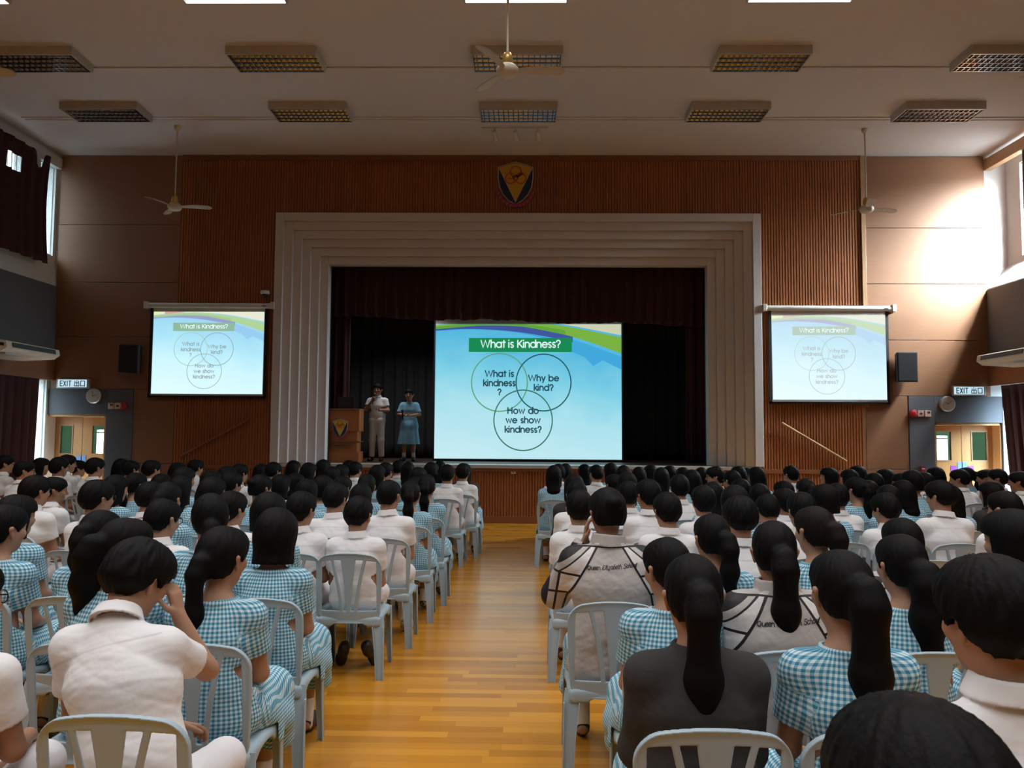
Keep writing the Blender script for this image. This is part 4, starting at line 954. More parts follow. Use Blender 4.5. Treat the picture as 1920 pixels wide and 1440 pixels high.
def weave(J):
    sp = np.array(J['sp']); 
    def f(v):
        ys = np.interp(v[:, 2], sp[:, 2], sp[:, 1]); xs = np.interp(v[:, 2], sp[:, 2], sp[:, 0]); ln = np.concatenate([[0], np.cumsum(np.linalg.norm(np.diff(sp, axis=0), axis=1))])
        s = np.interp(v[:, 2], sp[:, 2], ln, left=0, right=ln[-1])+np.maximum(v[:, 2]-sp[-1, 2], 0)+np.minimum(v[:, 2]-sp[0, 2], 0)
        u = np.arctan2((v[:, 0]-xs)/1.45, -(v[:, 1]-ys))*.155+0; w = s.copy()
        for q, n in ((-1, 'L'), (1, 'R')):
            a, b = J['sh'+n], J['el'+n]; d = (b-a)/np.linalg.norm(b-a); r = v-a; t = r @ d; pr = r-t[:, None]*d; ds = np.linalg.norm(pr, axis=1)
            m = (t > .035) & (ds < .115) & ((v[:, 0]-a[0])*q > -.05); e1 = np.cross(d, A3(0, 1, 0)); e1 /= np.linalg.norm(e1); e2 = np.cross(d, e1)
            u[m] = (np.arctan2(pr @ e1, pr @ e2)*.066)[m]; w[m] = -t[m]
        m = (v[:, 2] < .66) & (v[:, 1] > sp[0, 1]+.10); u[m] = (v[:, 0]+np.sign(v[:, 0])*np.maximum(0, .5-v[:, 2]))[m]; w[m] = (v[:, 1]*1.0-v[:, 2]*.6)[m]
        return {'weave': np.stack([u, w, v[:, 2]*0], 1)}
    return f
def shirt_mesh(P, J, vs, seed):
    a, b = bounds(P, J); b = b.copy(); b[2] = J['NB'][2]+.12; a[2] = .42; a[1] = J['sp'][0][1]-.2; b[1] = max(J['sp'][8][1], J['elL'][1], J['elR'][1])+.16
    S = SDF(a, b, vs); torso(S, P, J, .016); fl = P.get('sleeve', .60)
    for n in 'LR':
        e = J['sh'+n]+(J['el'+n]-J['sh'+n])*fl; S.cone(J['sh'+n], e+arm_dir(J, n)*.05, .062, .066, .045)
    S.wrinkle(P.get('wr', .0036), WAVES, seed)
    for n in 'LR':
        e = J['sh'+n]+(J['el'+n]-J['sh'+n])*fl; d = arm_dir(J, n); c = float(d @ e)
        S.cut(lambda X, Y, Z: np.minimum(X*d[0]+Y*d[1]+Z*d[2]-c, .13-np.sqrt((X-e[0])**2+(Y-e[1])**2+(Z-e[2])**2)) if False else np.where((X-e[0])**2+(Y-e[1])**2+(Z-e[2])**2 < .0225, X*d[0]+Y*d[1]+Z*d[2]-c, -1))
    neck_cut(S, J, .004)
    collar(S, J, .071, .062, -.004, .040, .005); collar(S, J, .088, .068, -.012, .040, .0045)
    ax = A3(0, 0, 1); S.cone(J['NB']-ax*.05, J['HC'], .052, .052, 0, sub=True)
    S.plane((0, 0, J['sp'][0][2]-.055), (0, 0, -1))
    seat_cut(S, P); ax = neck_axis(J); up_ = J['sp'][8]-J['sp'][6]; up_ = up_/np.linalg.norm(up_)
    def seam(v):
        s = (J['NB']-v) @ up_; back = v[:, 1] < np.interp(v[:, 2], [p[2] for p in J['sp']], [p[1] for p in J['sp']])+.02; c = (v-J['NB']) @ ax
        r = np.linalg.norm(v-J['NB']-c[:, None]*ax, axis=1)
        return {'seam': np.maximum(np.exp(-((s-.105)/.0035)**2)*back*(np.abs(v[:, 0]-J['NB'][0]) < .19), np.exp(-((c+.012)/.004)**2)*(r < .105))}
    return sdf_mesh(S, 'shirt', M['shirt'], attrs=seam)
def trousers_mesh(P, J, vs, seed):
    a, b = bounds(P, J); b = b.copy(); b[2] = J['sp'][0][2]+.14; S = SDF(a, b, vs); sp = J['sp']
    S.cone(sp[0], sp[1], .122, .108, .03, 1/1.42)
    for n in 'LR': S.cone(J['hip'+n], J['kn'+n], .092, .074, .05).cone(J['kn'+n], J['an'+n]+A3(0, 0, .0), .070, .062, .03)
    S.wrinkle(.0035, WAVES, seed+5)
    for n in 'LR':
        d = J['an'+n]-J['kn'+n]; d = d/np.linalg.norm(d); e = J['an'+n]-d*.015; c = float(d @ e)
        S.cut(lambda X, Y, Z: np.where((X-e[0])**2+(Y-e[1])**2+(Z-e[2])**2 < .02, X*d[0]+Y*d[1]+Z*d[2]-c, -1))
    S.plane(sp[1]+A3(0, 0, -.004), (0, 0, 1))
    seat_cut(S, P); return sdf_mesh(S, 'trousers', M['trousers'])
def shoe_mesh(P, J, n, vs, mat):
    an, to = J['an'+n], J['to'+n]; d = to-an; d2 = d/np.linalg.norm(d); S = SDF(np.minimum(an, to)-.1, np.maximum(an, to)+.1, vs)
    dn = A3(0, 0, -1) if abs(d2[2]) < .6 else A3(0, -.75, -.45)
    h = an+dn*.035-d2*.012
    S.cone(h, to, .040, .038, .02, 1.1).cone(an+dn*.01, h+d2*.05, .038, .040, .02).cone(to-d2*.03, to, .043, .040, .02, 1.0)
    if abs(d2[2]) < .6: S.plane((0, 0, .0), (0, 0, -1))
    return sdf_mesh(S, 'shoe', M[mat])
def sock_mesh(P, J, n, vs):
    an, kn = J['an'+n], J['kn'+n]; d = (kn-an)/np.linalg.norm(kn-an); S = SDF(an-.09, an+.22, vs); S.cone(an-d*.03, an+d*.15, .041, .042, 0)
    e = an+d*.115; S.plane(e, d); return sdf_mesh(S, 'sock', M['sock'])
def dress_mesh(P, J, vs, seed):
    a, b = bounds(P, J); b = b.copy(); b[2] = J['NB'][2]+.10; a[2] = .14; S = SDF(a-A3(.05, .03, 0), b+A3(.05, 0, 0), vs); sp = J['sp']; torso(S, P, J, .013, True)
    fl = P.get('sleeve', .60)
    for n in 'LR':
        e = J['sh'+n]+(J['el'+n]-J['sh'+n])*fl; S.cone(J['sh'+n], e+arm_dir(J, n)*.05, .060, .068, .045)
    if P.get('stand'):
        S.cone(sp[1], sp[0]+A3(0, .01, -.06), .104, .138, .05, 1/1.38).cone(sp[0]+A3(0, .01, -.06), (0, sp[0][1]+.02, P['hem']-.02), .138, .178, .04, 1/1.34)
        X0 = sp[0][1]; S.op(lambda X, Y, Z: np.full_like(X+Y+Z, .3), sp[0], .01)
    else:
        S.cone(sp[0]+A3(0, .02, -.01), sp[1], .125, .10, .05, 1/1.45)
        for q, n in ((-1, 'L'), (1, 'R')):
            S.cone(J['hip'+n], J['kn'+n]+A3(q*.01, .0, .0), .105, .096, .07).cone(J['kn'+n]+A3(q*.01, 0, 0), J['kn'+n]+A3(q*.045, -.02, -.20), .095, .088, .06)
            S.cone(A3(q*.15, .12, .48), A3(q*.215, .16, .36), .066, .036, .06); S.cone(A3(q*.14, .10, .47), A3(q*.19, .28, .40), .07, .07, .06)
        S.cone(A3(-.07, .2, .50), A3(.07, .2, .50), .08, .08, .06); S.cone(A3(-.09, .37, .46), A3(.09, .37, .46), .08, .08, .06); S.cone(A3(-.1, .37, .32), A3(.1, .37, .32), .075, .075, .06)
    S.wrinkle(P.get('wr', .0032), WAVES, seed)
    if P.get('stand'):
        X, Y, Z = np.meshgrid(*S.ax, indexing='ij', sparse=True); w = np.clip((sp[0][2]-Z)/.35, 0, 1); S.d = (S.d+.009*w*np.sin(np.arctan2(X, Y-sp[0][1])*12)).astype(np.float32)
        S.plane((0, 0, P['hem']), (0, 0, -1))
    else: S.plane((0, 0, .27), (0, -.05, -1))
    for n in 'LR':
        e = J['sh'+n]+(J['el'+n]-J['sh'+n])*fl; d = arm_dir(J, n); c = float(d @ e)
        S.cut(lambda X, Y, Z: np.where((X-e[0])**2+(Y-e[1])**2+(Z-e[2])**2 < .0225, X*d[0]+Y*d[1]+Z*d[2]-c, -1))
    neck_cut(S, J, -.022); collar(S, J, .088, .080, -.036, -.012, .006)
    S.cone(J['NB']-A3(0, 0, .05), J['HC'], .050, .050, 0, sub=True)
    seat_cut(S, P); return sdf_mesh(S, 'dress', M[P.get('cloth', 'gingham')], attrs=weave(J))
def sweater_mesh(P, J, vs, seed, jacket=False):
    a, b = bounds(P, J); b = b.copy(); b[2] = J['NB'][2]+.12; a[2] = .36; a[1] = J['sp'][0][1]-.22; S = SDF(a-A3(.06, 0, 0), b+A3(.06, 0, 0), vs); g = .034 if jacket else .020; sp = J['sp']
    torso(S, P, J, g, True); S.cone(sp[0]+A3(0, .01, -.02), sp[1], .135+g*.5, .115+g*.5, .05, 1/1.42)
    r0, r1, r2 = (.085, .074, .060) if jacket else (.064, .056, .044)
    for n in 'LR': S.cone(J['sh'+n]+A3(0, 0, -.01), J['el'+n], r0, r1, .05).cone(J['el'+n], J['wr'+n], r1, r2, .04)
    S.wrinkle(.0042 if jacket else .003, WAVES, seed)
    for n in 'LR':
        d = J['wr'+n]-J['el'+n]; d = d/np.linalg.norm(d); e = J['wr'+n]-d*.005; c = float(d @ e); S.cut(lambda X, Y, Z: np.where((X-e[0])**2+(Y-e[1])**2+(Z-e[2])**2 < .012, X*d[0]+Y*d[1]+Z*d[2]-c, -1))
    neck_cut(S, J, -.004)
    if jacket: collar(S, J, .092, .078, -.02, .045, .010)
    else: collar(S, J, .076, .069, -.014, .012, .007)
    S.cone(J['NB']-A3(0, 0, .05), J['HC'], .052, .056, 0, sub=True); S.plane((0, 0, .437), (0, 0, -1))
    if jacket:
        m = jacket_mat(J['NB'][2]-.015, 'grey_white_school_jacket'); return sdf_mesh(S, 'jacket', m)
    return sdf_mesh(S, 'sweater', M['sweater'])
def skirt_mesh(P, J, vs, seed):
    a, b = bounds(P, J); b = b.copy(); b[2] = .66; a[2] = .14; S = SDF(a-A3(.05, 0, 0), b+A3(.05, 0, 0), vs); sp = J['sp']; S.cone(sp[0]+A3(0, .02, -.01), sp[1], .122, .10, .05, 1/1.45)
    for q, n in ((-1, 'L'), (1, 'R')):
        S.cone(J['hip'+n], J['kn'+n], .105, .096, .07).cone(J['kn'+n], J['kn'+n]+A3(q*.05, -.02, -.22), .095, .085, .06).cone(A3(q*.15, .12, .48), A3(q*.218, .16, .32), .066, .036, .06)
    S.cone(A3(-.07, .2, .50), A3(.07, .2, .50), .08, .08, .06).cone(A3(-.09, .37, .46), A3(.09, .37, .46), .08, .08, .06); S.wrinkle(.003, WAVES, seed); S.plane((0, 0, .22), (0, -.05, -1))
    seat_cut(S, P); return sdf_mesh(S, 'skirt', M['gingham'], attrs=weave(J))
def strands(S, amp, seed):
    r = np.random.default_rng(seed); a = r.uniform(0, 6.28, 4); X, Y, Z = np.meshgrid(*S.ax, indexing='ij'); o, R = S.F; x, y, z = X-o[0], Y-o[1], Z-o[2]
    X, Y, Z = (R[0, i]*x+R[1, i]*y+R[2, i]*z for i in range(3)); az = np.arctan2(X+.01, Y-.01)
    S.d = (S.d+amp*(np.sin(az*23+a[0]+Z*30)+np.sin(az*37+a[1]-Z*40)+.7*np.sin(az*13+Z*70+a[2]))).astype(np.float32)
def hair_meshes(P, J, vs, seed):
    st = P.get('hair', 'short'); HC, HR = J['HC'], J['HR']; lo, hi = HC-A3(.2, .25, .2), HC+A3(.2, .2, .2)
    if st in ('pony', 'long', 'low', 'bun', 'half'): lo = HC-A3(.22, .30, P.get('tail', .40)+.15)
    S = SDF(lo, hi, vs); S.frame(HC, HR, HEAD_K); t = {'short': .020, 'crop': .013, 'bob': .019, 'pony': .013, 'low': .014, 'bun': .013, 'long': .017, 'half': .015}[st]+P.get('vol', 0)
    S.ell((0, -.015, .026), (.077+t*.9, .096+t, .094+t), .01); S.ell((0, -.048, -.018), (.062+t*.8, .058+t, .080), .03)
    S.ell((0, .045, .060), (.062+t*.7, .045+t, .045+t), .03)                                # fringe
    if st in ('short', 'crop'): S.cone((0, -.034, -.005), (0, -.036, -.080), .060+t*.7, .056+t*.6, .02)
    nape = {'short': -.088, 'crop': -.075, 'bob': -.12, 'pony': -.066, 'low': -.07, 'bun': -.06, 'long': -.1, 'half': -.1}[st]
    def line(Y):
        return np.interp(Y, [-.12, -.055, -.030, -.012, .012, .030, .055, .085, .12], [nape, nape-.004, -.050, .010, .016, -.012, .010, .040, .052])
    if st == 'bob' or st == 'long' or st == 'half':
        S.cone((0, -.022, .015), (0, -.024, -.125), .088+t*.3, .090+t*.45, .03)
        S.cut(lambda X, Y, Z: np.where(Y > .035, .034+(Y-.06)*.25-Z, -(Z+.128+P.get('boblen', 0.0)-.10*np.maximum(Y, 0))) if True else 0)
    else:
        S.cut(lambda X, Y, Z: (line(Y)-Z)*.75)
    if st in ('short', 'crop'):
        X, Y, Z = np.meshgrid(*S.ax, indexing='ij', sparse=False); o, R = HC, HR; zz = (R[0, 2]*(X-o[0])+R[1, 2]*(Y-o[1])+R[2, 2]*(Z-o[2]))/HEAD_K; e = np.clip((-.005-zz)/.07, 0, 1); S.d = (S.d+e*e*(3-2*e)*(t-.004)).astype(np.float32)
        S.frame(HC, HR, HEAD_K); strands(S, .0014 if st == 'short' else .0007, seed)
    else: strands(S, .0008, seed)
    out = {}
    S.frame(); hm = M[P.get('hairmat', 'hair')]
    if st in ('pony', 'low'):
        T0 = A3(*P.get('tie', (0, -.112, .030) if st == 'pony' else (0, -.100, -.035))); T = HC+HR @ T0*HEAD_K; bk = HR @ A3(0, -1, 0); bk[2] = 0; bk /= np.linalg.norm(bk); L = P.get('tail', .38); sw = P.get('swing', 0.0); sd = HR @ A3(1, 0, 0); fat = P.get('fat', 1.0)
        q = [T, T+bk*.030+A3(0, 0, -.004), T+bk*.046+A3(0, 0, -.055)+sd*sw*.15, T+bk*.040+A3(0, 0, -.05-L*.35)+sd*sw*.5, T+bk*.022+A3(0, 0, -.05-L*.70)+sd*sw*.85, T+bk*.016+A3(0, 0, -.05-L)+sd*sw]
        S.chain(q, [.024, .029*fat, .037*fat, .041*fat, .033*fat, .004], .035, .92)
        S2 = SDF(T-.07, T+.07, vs*.8); d = (q[1]-q[0])/np.linalg.norm(q[1]-q[0]); S2.cone(T+d*.006, T+d*.020, .0275, .0285, 0); out['hair_tie'] = sdf_mesh(S2, 'hair_tie', M[P.get('tiemat', 'tie')])
    if st == 'bun':
        S.frame(HC, HR, HEAD_K); S.ell((0, -.118, .045), (.042, .036, .042), .012); S.frame()
    if st in ('long', 'half'):
        b0 = HC+HR @ A3(0, -.055, -.04); L = P.get('tail', .36); bk = HR @ A3(0, -1, 0); bk[2] = 0; bk /= np.linalg.norm(bk)
        S.chain([b0, b0+bk*.045+A3(0, 0, -.16), b0+bk*.055+A3(0, 0, -L)], [.062, .050, .026], .04, .66)
    v, q = S.mesh(); out['hair'] = np_mesh('hair', v, q, hm); return out
def glasses_mesh(P, J):
    m = MB(); HC, HR = J['HC'], J['HR']; W = lambda x, y, z: tuple(HC+HR @ A3(x, y, z))
    for q in (-1, 1):
        m.tube([W(q*.080, -.005, .020), W(q*.080, .06, .022), W(q*.070, .100, .018)], .0028, 6)
        m.tube([W(q*.036+.030*math.cos(a), .108-.004*abs(math.cos(a)), .008+.022*math.sin(a)) for a in [i*PI/8 for i in range(17)]], .0026, 6, caps=False)
    m.tube([W(-.008, .111, .014), W(.008, .111, .014)], .0026, 6); return m
GA = [0]
def person(P, q=None, detail=False):
    """builds one figure at the origin: the continuous body, with hair and clothing as its children"""
    vs = q or .0085; J = joints(P); k = P['kind']; GA[0] += 1; seed = P.get('seed', GA[0]*13)
    o = link('person', body_mesh(P, J, min(vs, .0075) if detail else vs)); ch = lambda n, me: link(n, me, o)
    for n, me in hair_meshes(P, J, min(vs, .008), seed).items():
        if n == 'hair': ho = ch('hair', me)
        else: tie = me
    if P.get('hair') in ('pony', 'low'): link('hair_tie', tie, ho)
    top = P.get('top', 'shirt' if k == 'b' else 'dress')
    if top == 'shirt': ch('shirt', shirt_mesh(P, J, vs, seed))
    elif top == 'dress': ch('dress', dress_mesh(P, J, vs, seed))
    elif top == 'sweater': ch('sweater', sweater_mesh(P, J, vs, seed))
    elif top == 'jacket':
        jk = ch('jacket', sweater_mesh(P, J, vs, seed, True)); jacket_words(jk, J)
    if k == 'b':
        ch('trousers', trousers_mesh(P, J, vs*1.2, seed))
        if detail: ch('belt', belt_mesh(P, J))
    elif top != 'dress': ch('skirt', skirt_mesh(P, J, vs*1.2, seed))
    sm = P.get('shoe', 'shoe')
    for n in 'LR':
        ch('shoe', shoe_mesh(P, J, n, .0075, sm))
        if k != 'b': ch('sock', sock_mesh(P, J, n, .0075))
    if P.get('glasses'): glasses_mesh(P, J).build('spectacles', M['frame'], o)
    if P.get('clip'):
        HC, HR = J['HC'], J['HR']; W = lambda x, y, z: tuple(HC+HR @ A3(x, y, z)); MB().tube([W(-.045, -.092, .085), W(0, -.108, .086), W(.045, -.092, .083)], .003, 6).build('hair_clip', M['clip'], o)
    tp = J['HC']+J['HR'] @ A3(0, -.01, .135); o['_top'] = [float(x) for x in tp]
    return o
def belt_mesh(P, J):
    S = SDF(J['sp'][0]-A3(.25, .2, .05), J['sp'][0]+A3(.25, .25, .2), .006); sp = J['sp']; S.cone(sp[0], sp[1], .126, .114, 0, 1/1.42); z = sp[1][2]-.02; S.cut(lambda X, Y, Z: np.abs(Z-z)-.016); return sdf_mesh(S, 'belt', M['belt'])
from mathutils.bvhtree import BVHTree
SCRIPT = {'Q': (.78, [arc(.30, .36, .28, 60, 420, 20, .36), [(.20, .10), (.60, -.08)]]), 'u': (.50, [[(0, .50), (0, .2)]+arc(.18, .18, .18, 180, 330, 7)+[(.38, .5), (.38, .1), (.50, 0)]]), 'e': (.44, [[(0, .2), (.30, .32)]+arc(.17, .27, .17, 20, 300, 14, .27)+[(.44, .12)]]),
  'n': (.56, [[(0, .5), (0, 0)], [(0, .3)]+arc(.19, .30, .19, 170, 10, 8)+[(.38, .08), (.52, 0)]]), 'E': (.66, [arc(.30, .55, .26, 30, 270, 12, .19)+arc(.30, .17, .30, 90, 320, 12, .19)]), 'l': (.30, [[(.0, .1), (.20, .66), (.10, .78), (.04, .5), (.06, .06), (.24, .02)]]), 'i': (.28, [[(0, .5), (.02, .08), (.2, 0)], [(.05, .70), (.06, .66)]]),
  'z': (.46, [[(0, .5), (.34, .5), (.04, .05), (.30, -.05), (.20, -.25), (0, -.1)]]), 'a': (.54, [arc(.20, .26, .20, 40, 400, 14, .26), [(.40, .5), (.40, .08), (.54, 0)]]), 'b': (.48, [[(.12, .78), (.02, .1)]+arc(.20, .22, .19, 220, 480, 14, .22)]), 't': (.38, [[(.14, .72), (.08, .08), (.28, 0)], [(-.02, .50), (.32, .54)]]),
  'h': (.54, [[(.10, .78), (0, 0)], [(.02, .25)]+arc(.20, .30, .18, 170, 10, 8)+[(.36, .06), (.50, 0)]]), 'S': (.66, [arc(.34, .56, .22, 30, 270, 10, .18)+arc(.28, .18, .26, 90, -170, 12, .20)]), 'c': (.44, [arc(.20, .26, .20, 50, 320, 12, .26)]), 'o': (.48, [arc(.20, .26, .20, 0, 360, 14, .26)]), ' ': (.30, [])}
def jacket_words(jk, J):
    me = jk.data; bv = BVHTree.FromPolygons([v.co[:] for v in me.vertices], [p.vertices[:] for p in me.polygons]); zb = J['NB'][2]-.128
    s = 'Queen Elizabeth School'; W = sum(SCRIPT[c][0] for c in s); sc = .262/W; x = -.124; m = MB()
    def P3(u, w):
        h = bv.ray_cast(Vector((u, -1.0, w)), Vector((0, 1, 0)))[0]; return (u, (h.y if h else -.2)-.0025, w)
    for c in s:
        for st in SCRIPT[c][1]:
            pts = [(x+(a+.28*b)*sc, zb+b*sc*1.05+(x+.124)*.06) for a, b in st]
            m.ribbon(pts, .0032, P3)
        x += SCRIPT[c][0]*sc
    m.build('embroidered_words', M['black'], jk)

# ------------------------------------------------------------------ stacking chair
t = NT('pale_blue_plastic'); n_ = t.noise(t.coord(), 6, 3); M['chair'] = t.set(t.mix(n_, (.33, .44, .51), (.40, .50, .56)), .42, spec=.4)
def chair_meshes():
    S = SDF((-.26, -.30, .36), (.26, -.10, .90), .0038); t = lambda Z: np.clip((Z-.475)/(.825-.475), 0, 1)**1.4
    def body(X, Y, Z):
        ys = -.190-.055*(Z-.43)/.45-.030*(1-(X/.22)**2)
        hw = .206+.016*np.clip((Z-.40)/.3, 0, 1); a = np.abs(X)-(hw-.075); b = np.abs(Z-.63)-(.25-.075)-np.where(Z > .63, -.75*X*X, 0)
        out = np.sqrt(np.maximum(a, 0)**2+np.maximum(b, 0)**2)+np.minimum(np.maximum(a, b), 0)-.075
        rim = .0055+.008*np.exp(-(np.abs(out)/.012)**2)
        return np.maximum(np.abs(Y-ys)-rim, out)
    S.op(body, (0, -.2, .63), .4)
    def slots(X, Y, Z):
        x = np.abs(X); q = t(Z); v = np.maximum(.475-Z, Z-(.828-.5*X*X))
        a = np.maximum(np.maximum(.020+.035*q-x, x-(.032+.061*q)), v); b = np.maximum(np.maximum(.065+.060*q-x, x-.181), v)
        return np.minimum(a, b)-.004+0*Y
    S.op(slots, (0, -.2, .63), .4, .006, True)
    back = sdf_mesh(S, 'backrest', M['chair'])
    S = SDF((-.26, -.26, .30), (.26, .27, .46), .0055); S.box((0, .005, .390), (.218, .225, .042), .03); S.box((0, .005, .36), (.206, .213, .058), .02, 0, True)
    S.ell((0, -.02, .50), (.17, .19, .075), .03, True); S.box((0, .005, .420), (.20, .20, .0065), .005)
    for y in (-.1, .12): S.ell((0, .0, .352), (.5, .135, .050), 0, True)
    S.ell((0, 0, .352), (.135, .5, .045), 0, True)
    seat = sdf_mesh(S, 'seat', M['chair'])
    legs = []
    for sx in (-1, 1):
        m = MB(); n = 6
        for (pts, w0, w1, dep) in (([(sx*.186, -.192, .425), (sx*.200, -.205, .36), (sx*.212, -.225, .2), (sx*.222, -.243, 0)], .075, .052, -.026),):
            for i in range(3):
                a, b = Vector(pts[i]), Vector(pts[i+1]); wa = (.046, .040, .031, .026)[i]; wb = (.046, .040, .031, .026)[i+1]
                def plate(o0, o1, d0, d1): m.hexa([(a.x+o0*wa, a.y+d0, a.z), (a.x+o1*wa, a.y+d0, a.z), (a.x+o1*wa, a.y+d1, a.z), (a.x+o0*wa, a.y+d1, a.z)], [(b.x+o0*wb, b.y+d0, b.z), (b.x+o1*wb, b.y+d0, b.z), (b.x+o1*wb, b.y+d1, b.z), (b.x+o0*wb, b.y+d1, b.z)])
                plate(-1, 1, 0, .006)
                if i: plate(-1, -.86, -.022, .002); plate(.86, 1, -.022, .002)
        legs.append(m)
        m = MB(); pts = [(sx*.198, .190, .42), (sx*.205, .197, .2), (sx*.214, .205, 0)]
        for i in range(2):
            a, b = Vector(pts[i]), Vector(pts[i+1]); wa = (.026, .022, .017)[i]; wb = (.026, .022, .017)[i+1]
            def plate(x0, x1, y0, y1): m.hexa([(a.x+x0*wa, a.y+y0*wa, a.z), (a.x+x1*wa, a.y+y0*wa, a.z), (a.x+x1*wa, a.y+y1*wa, a.z), (a.x+x0*wa, a.y+y1*wa, a.z)], [(b.x+x0*wb, b.y+y0*wb, b.z), (b.x+x1*wb, b.y+y0*wb, b.z), (b.x+x1*wb, b.y+y1*wb, b.z), (b.x+x0*wb, b.y+y1*wb, b.z)])
            o = (.75, 1.0) if sx > 0 else (-1.0, -.75)
            plate(o[0], o[1], -1, 1); plate(-1, 1, .75, 1)
        legs.append(m)
    for me in (back, seat):
        co = np.zeros(len(me.vertices)*3, np.float32); me.vertices.foreach_get('co', co); co[0::3] *= 1.045; me.vertices.foreach_set('co', co); me.update()
    for m in legs: m.v = [(p[0]*1.045, p[1], p[2]) for p in m.v]
    return back, seat, legs
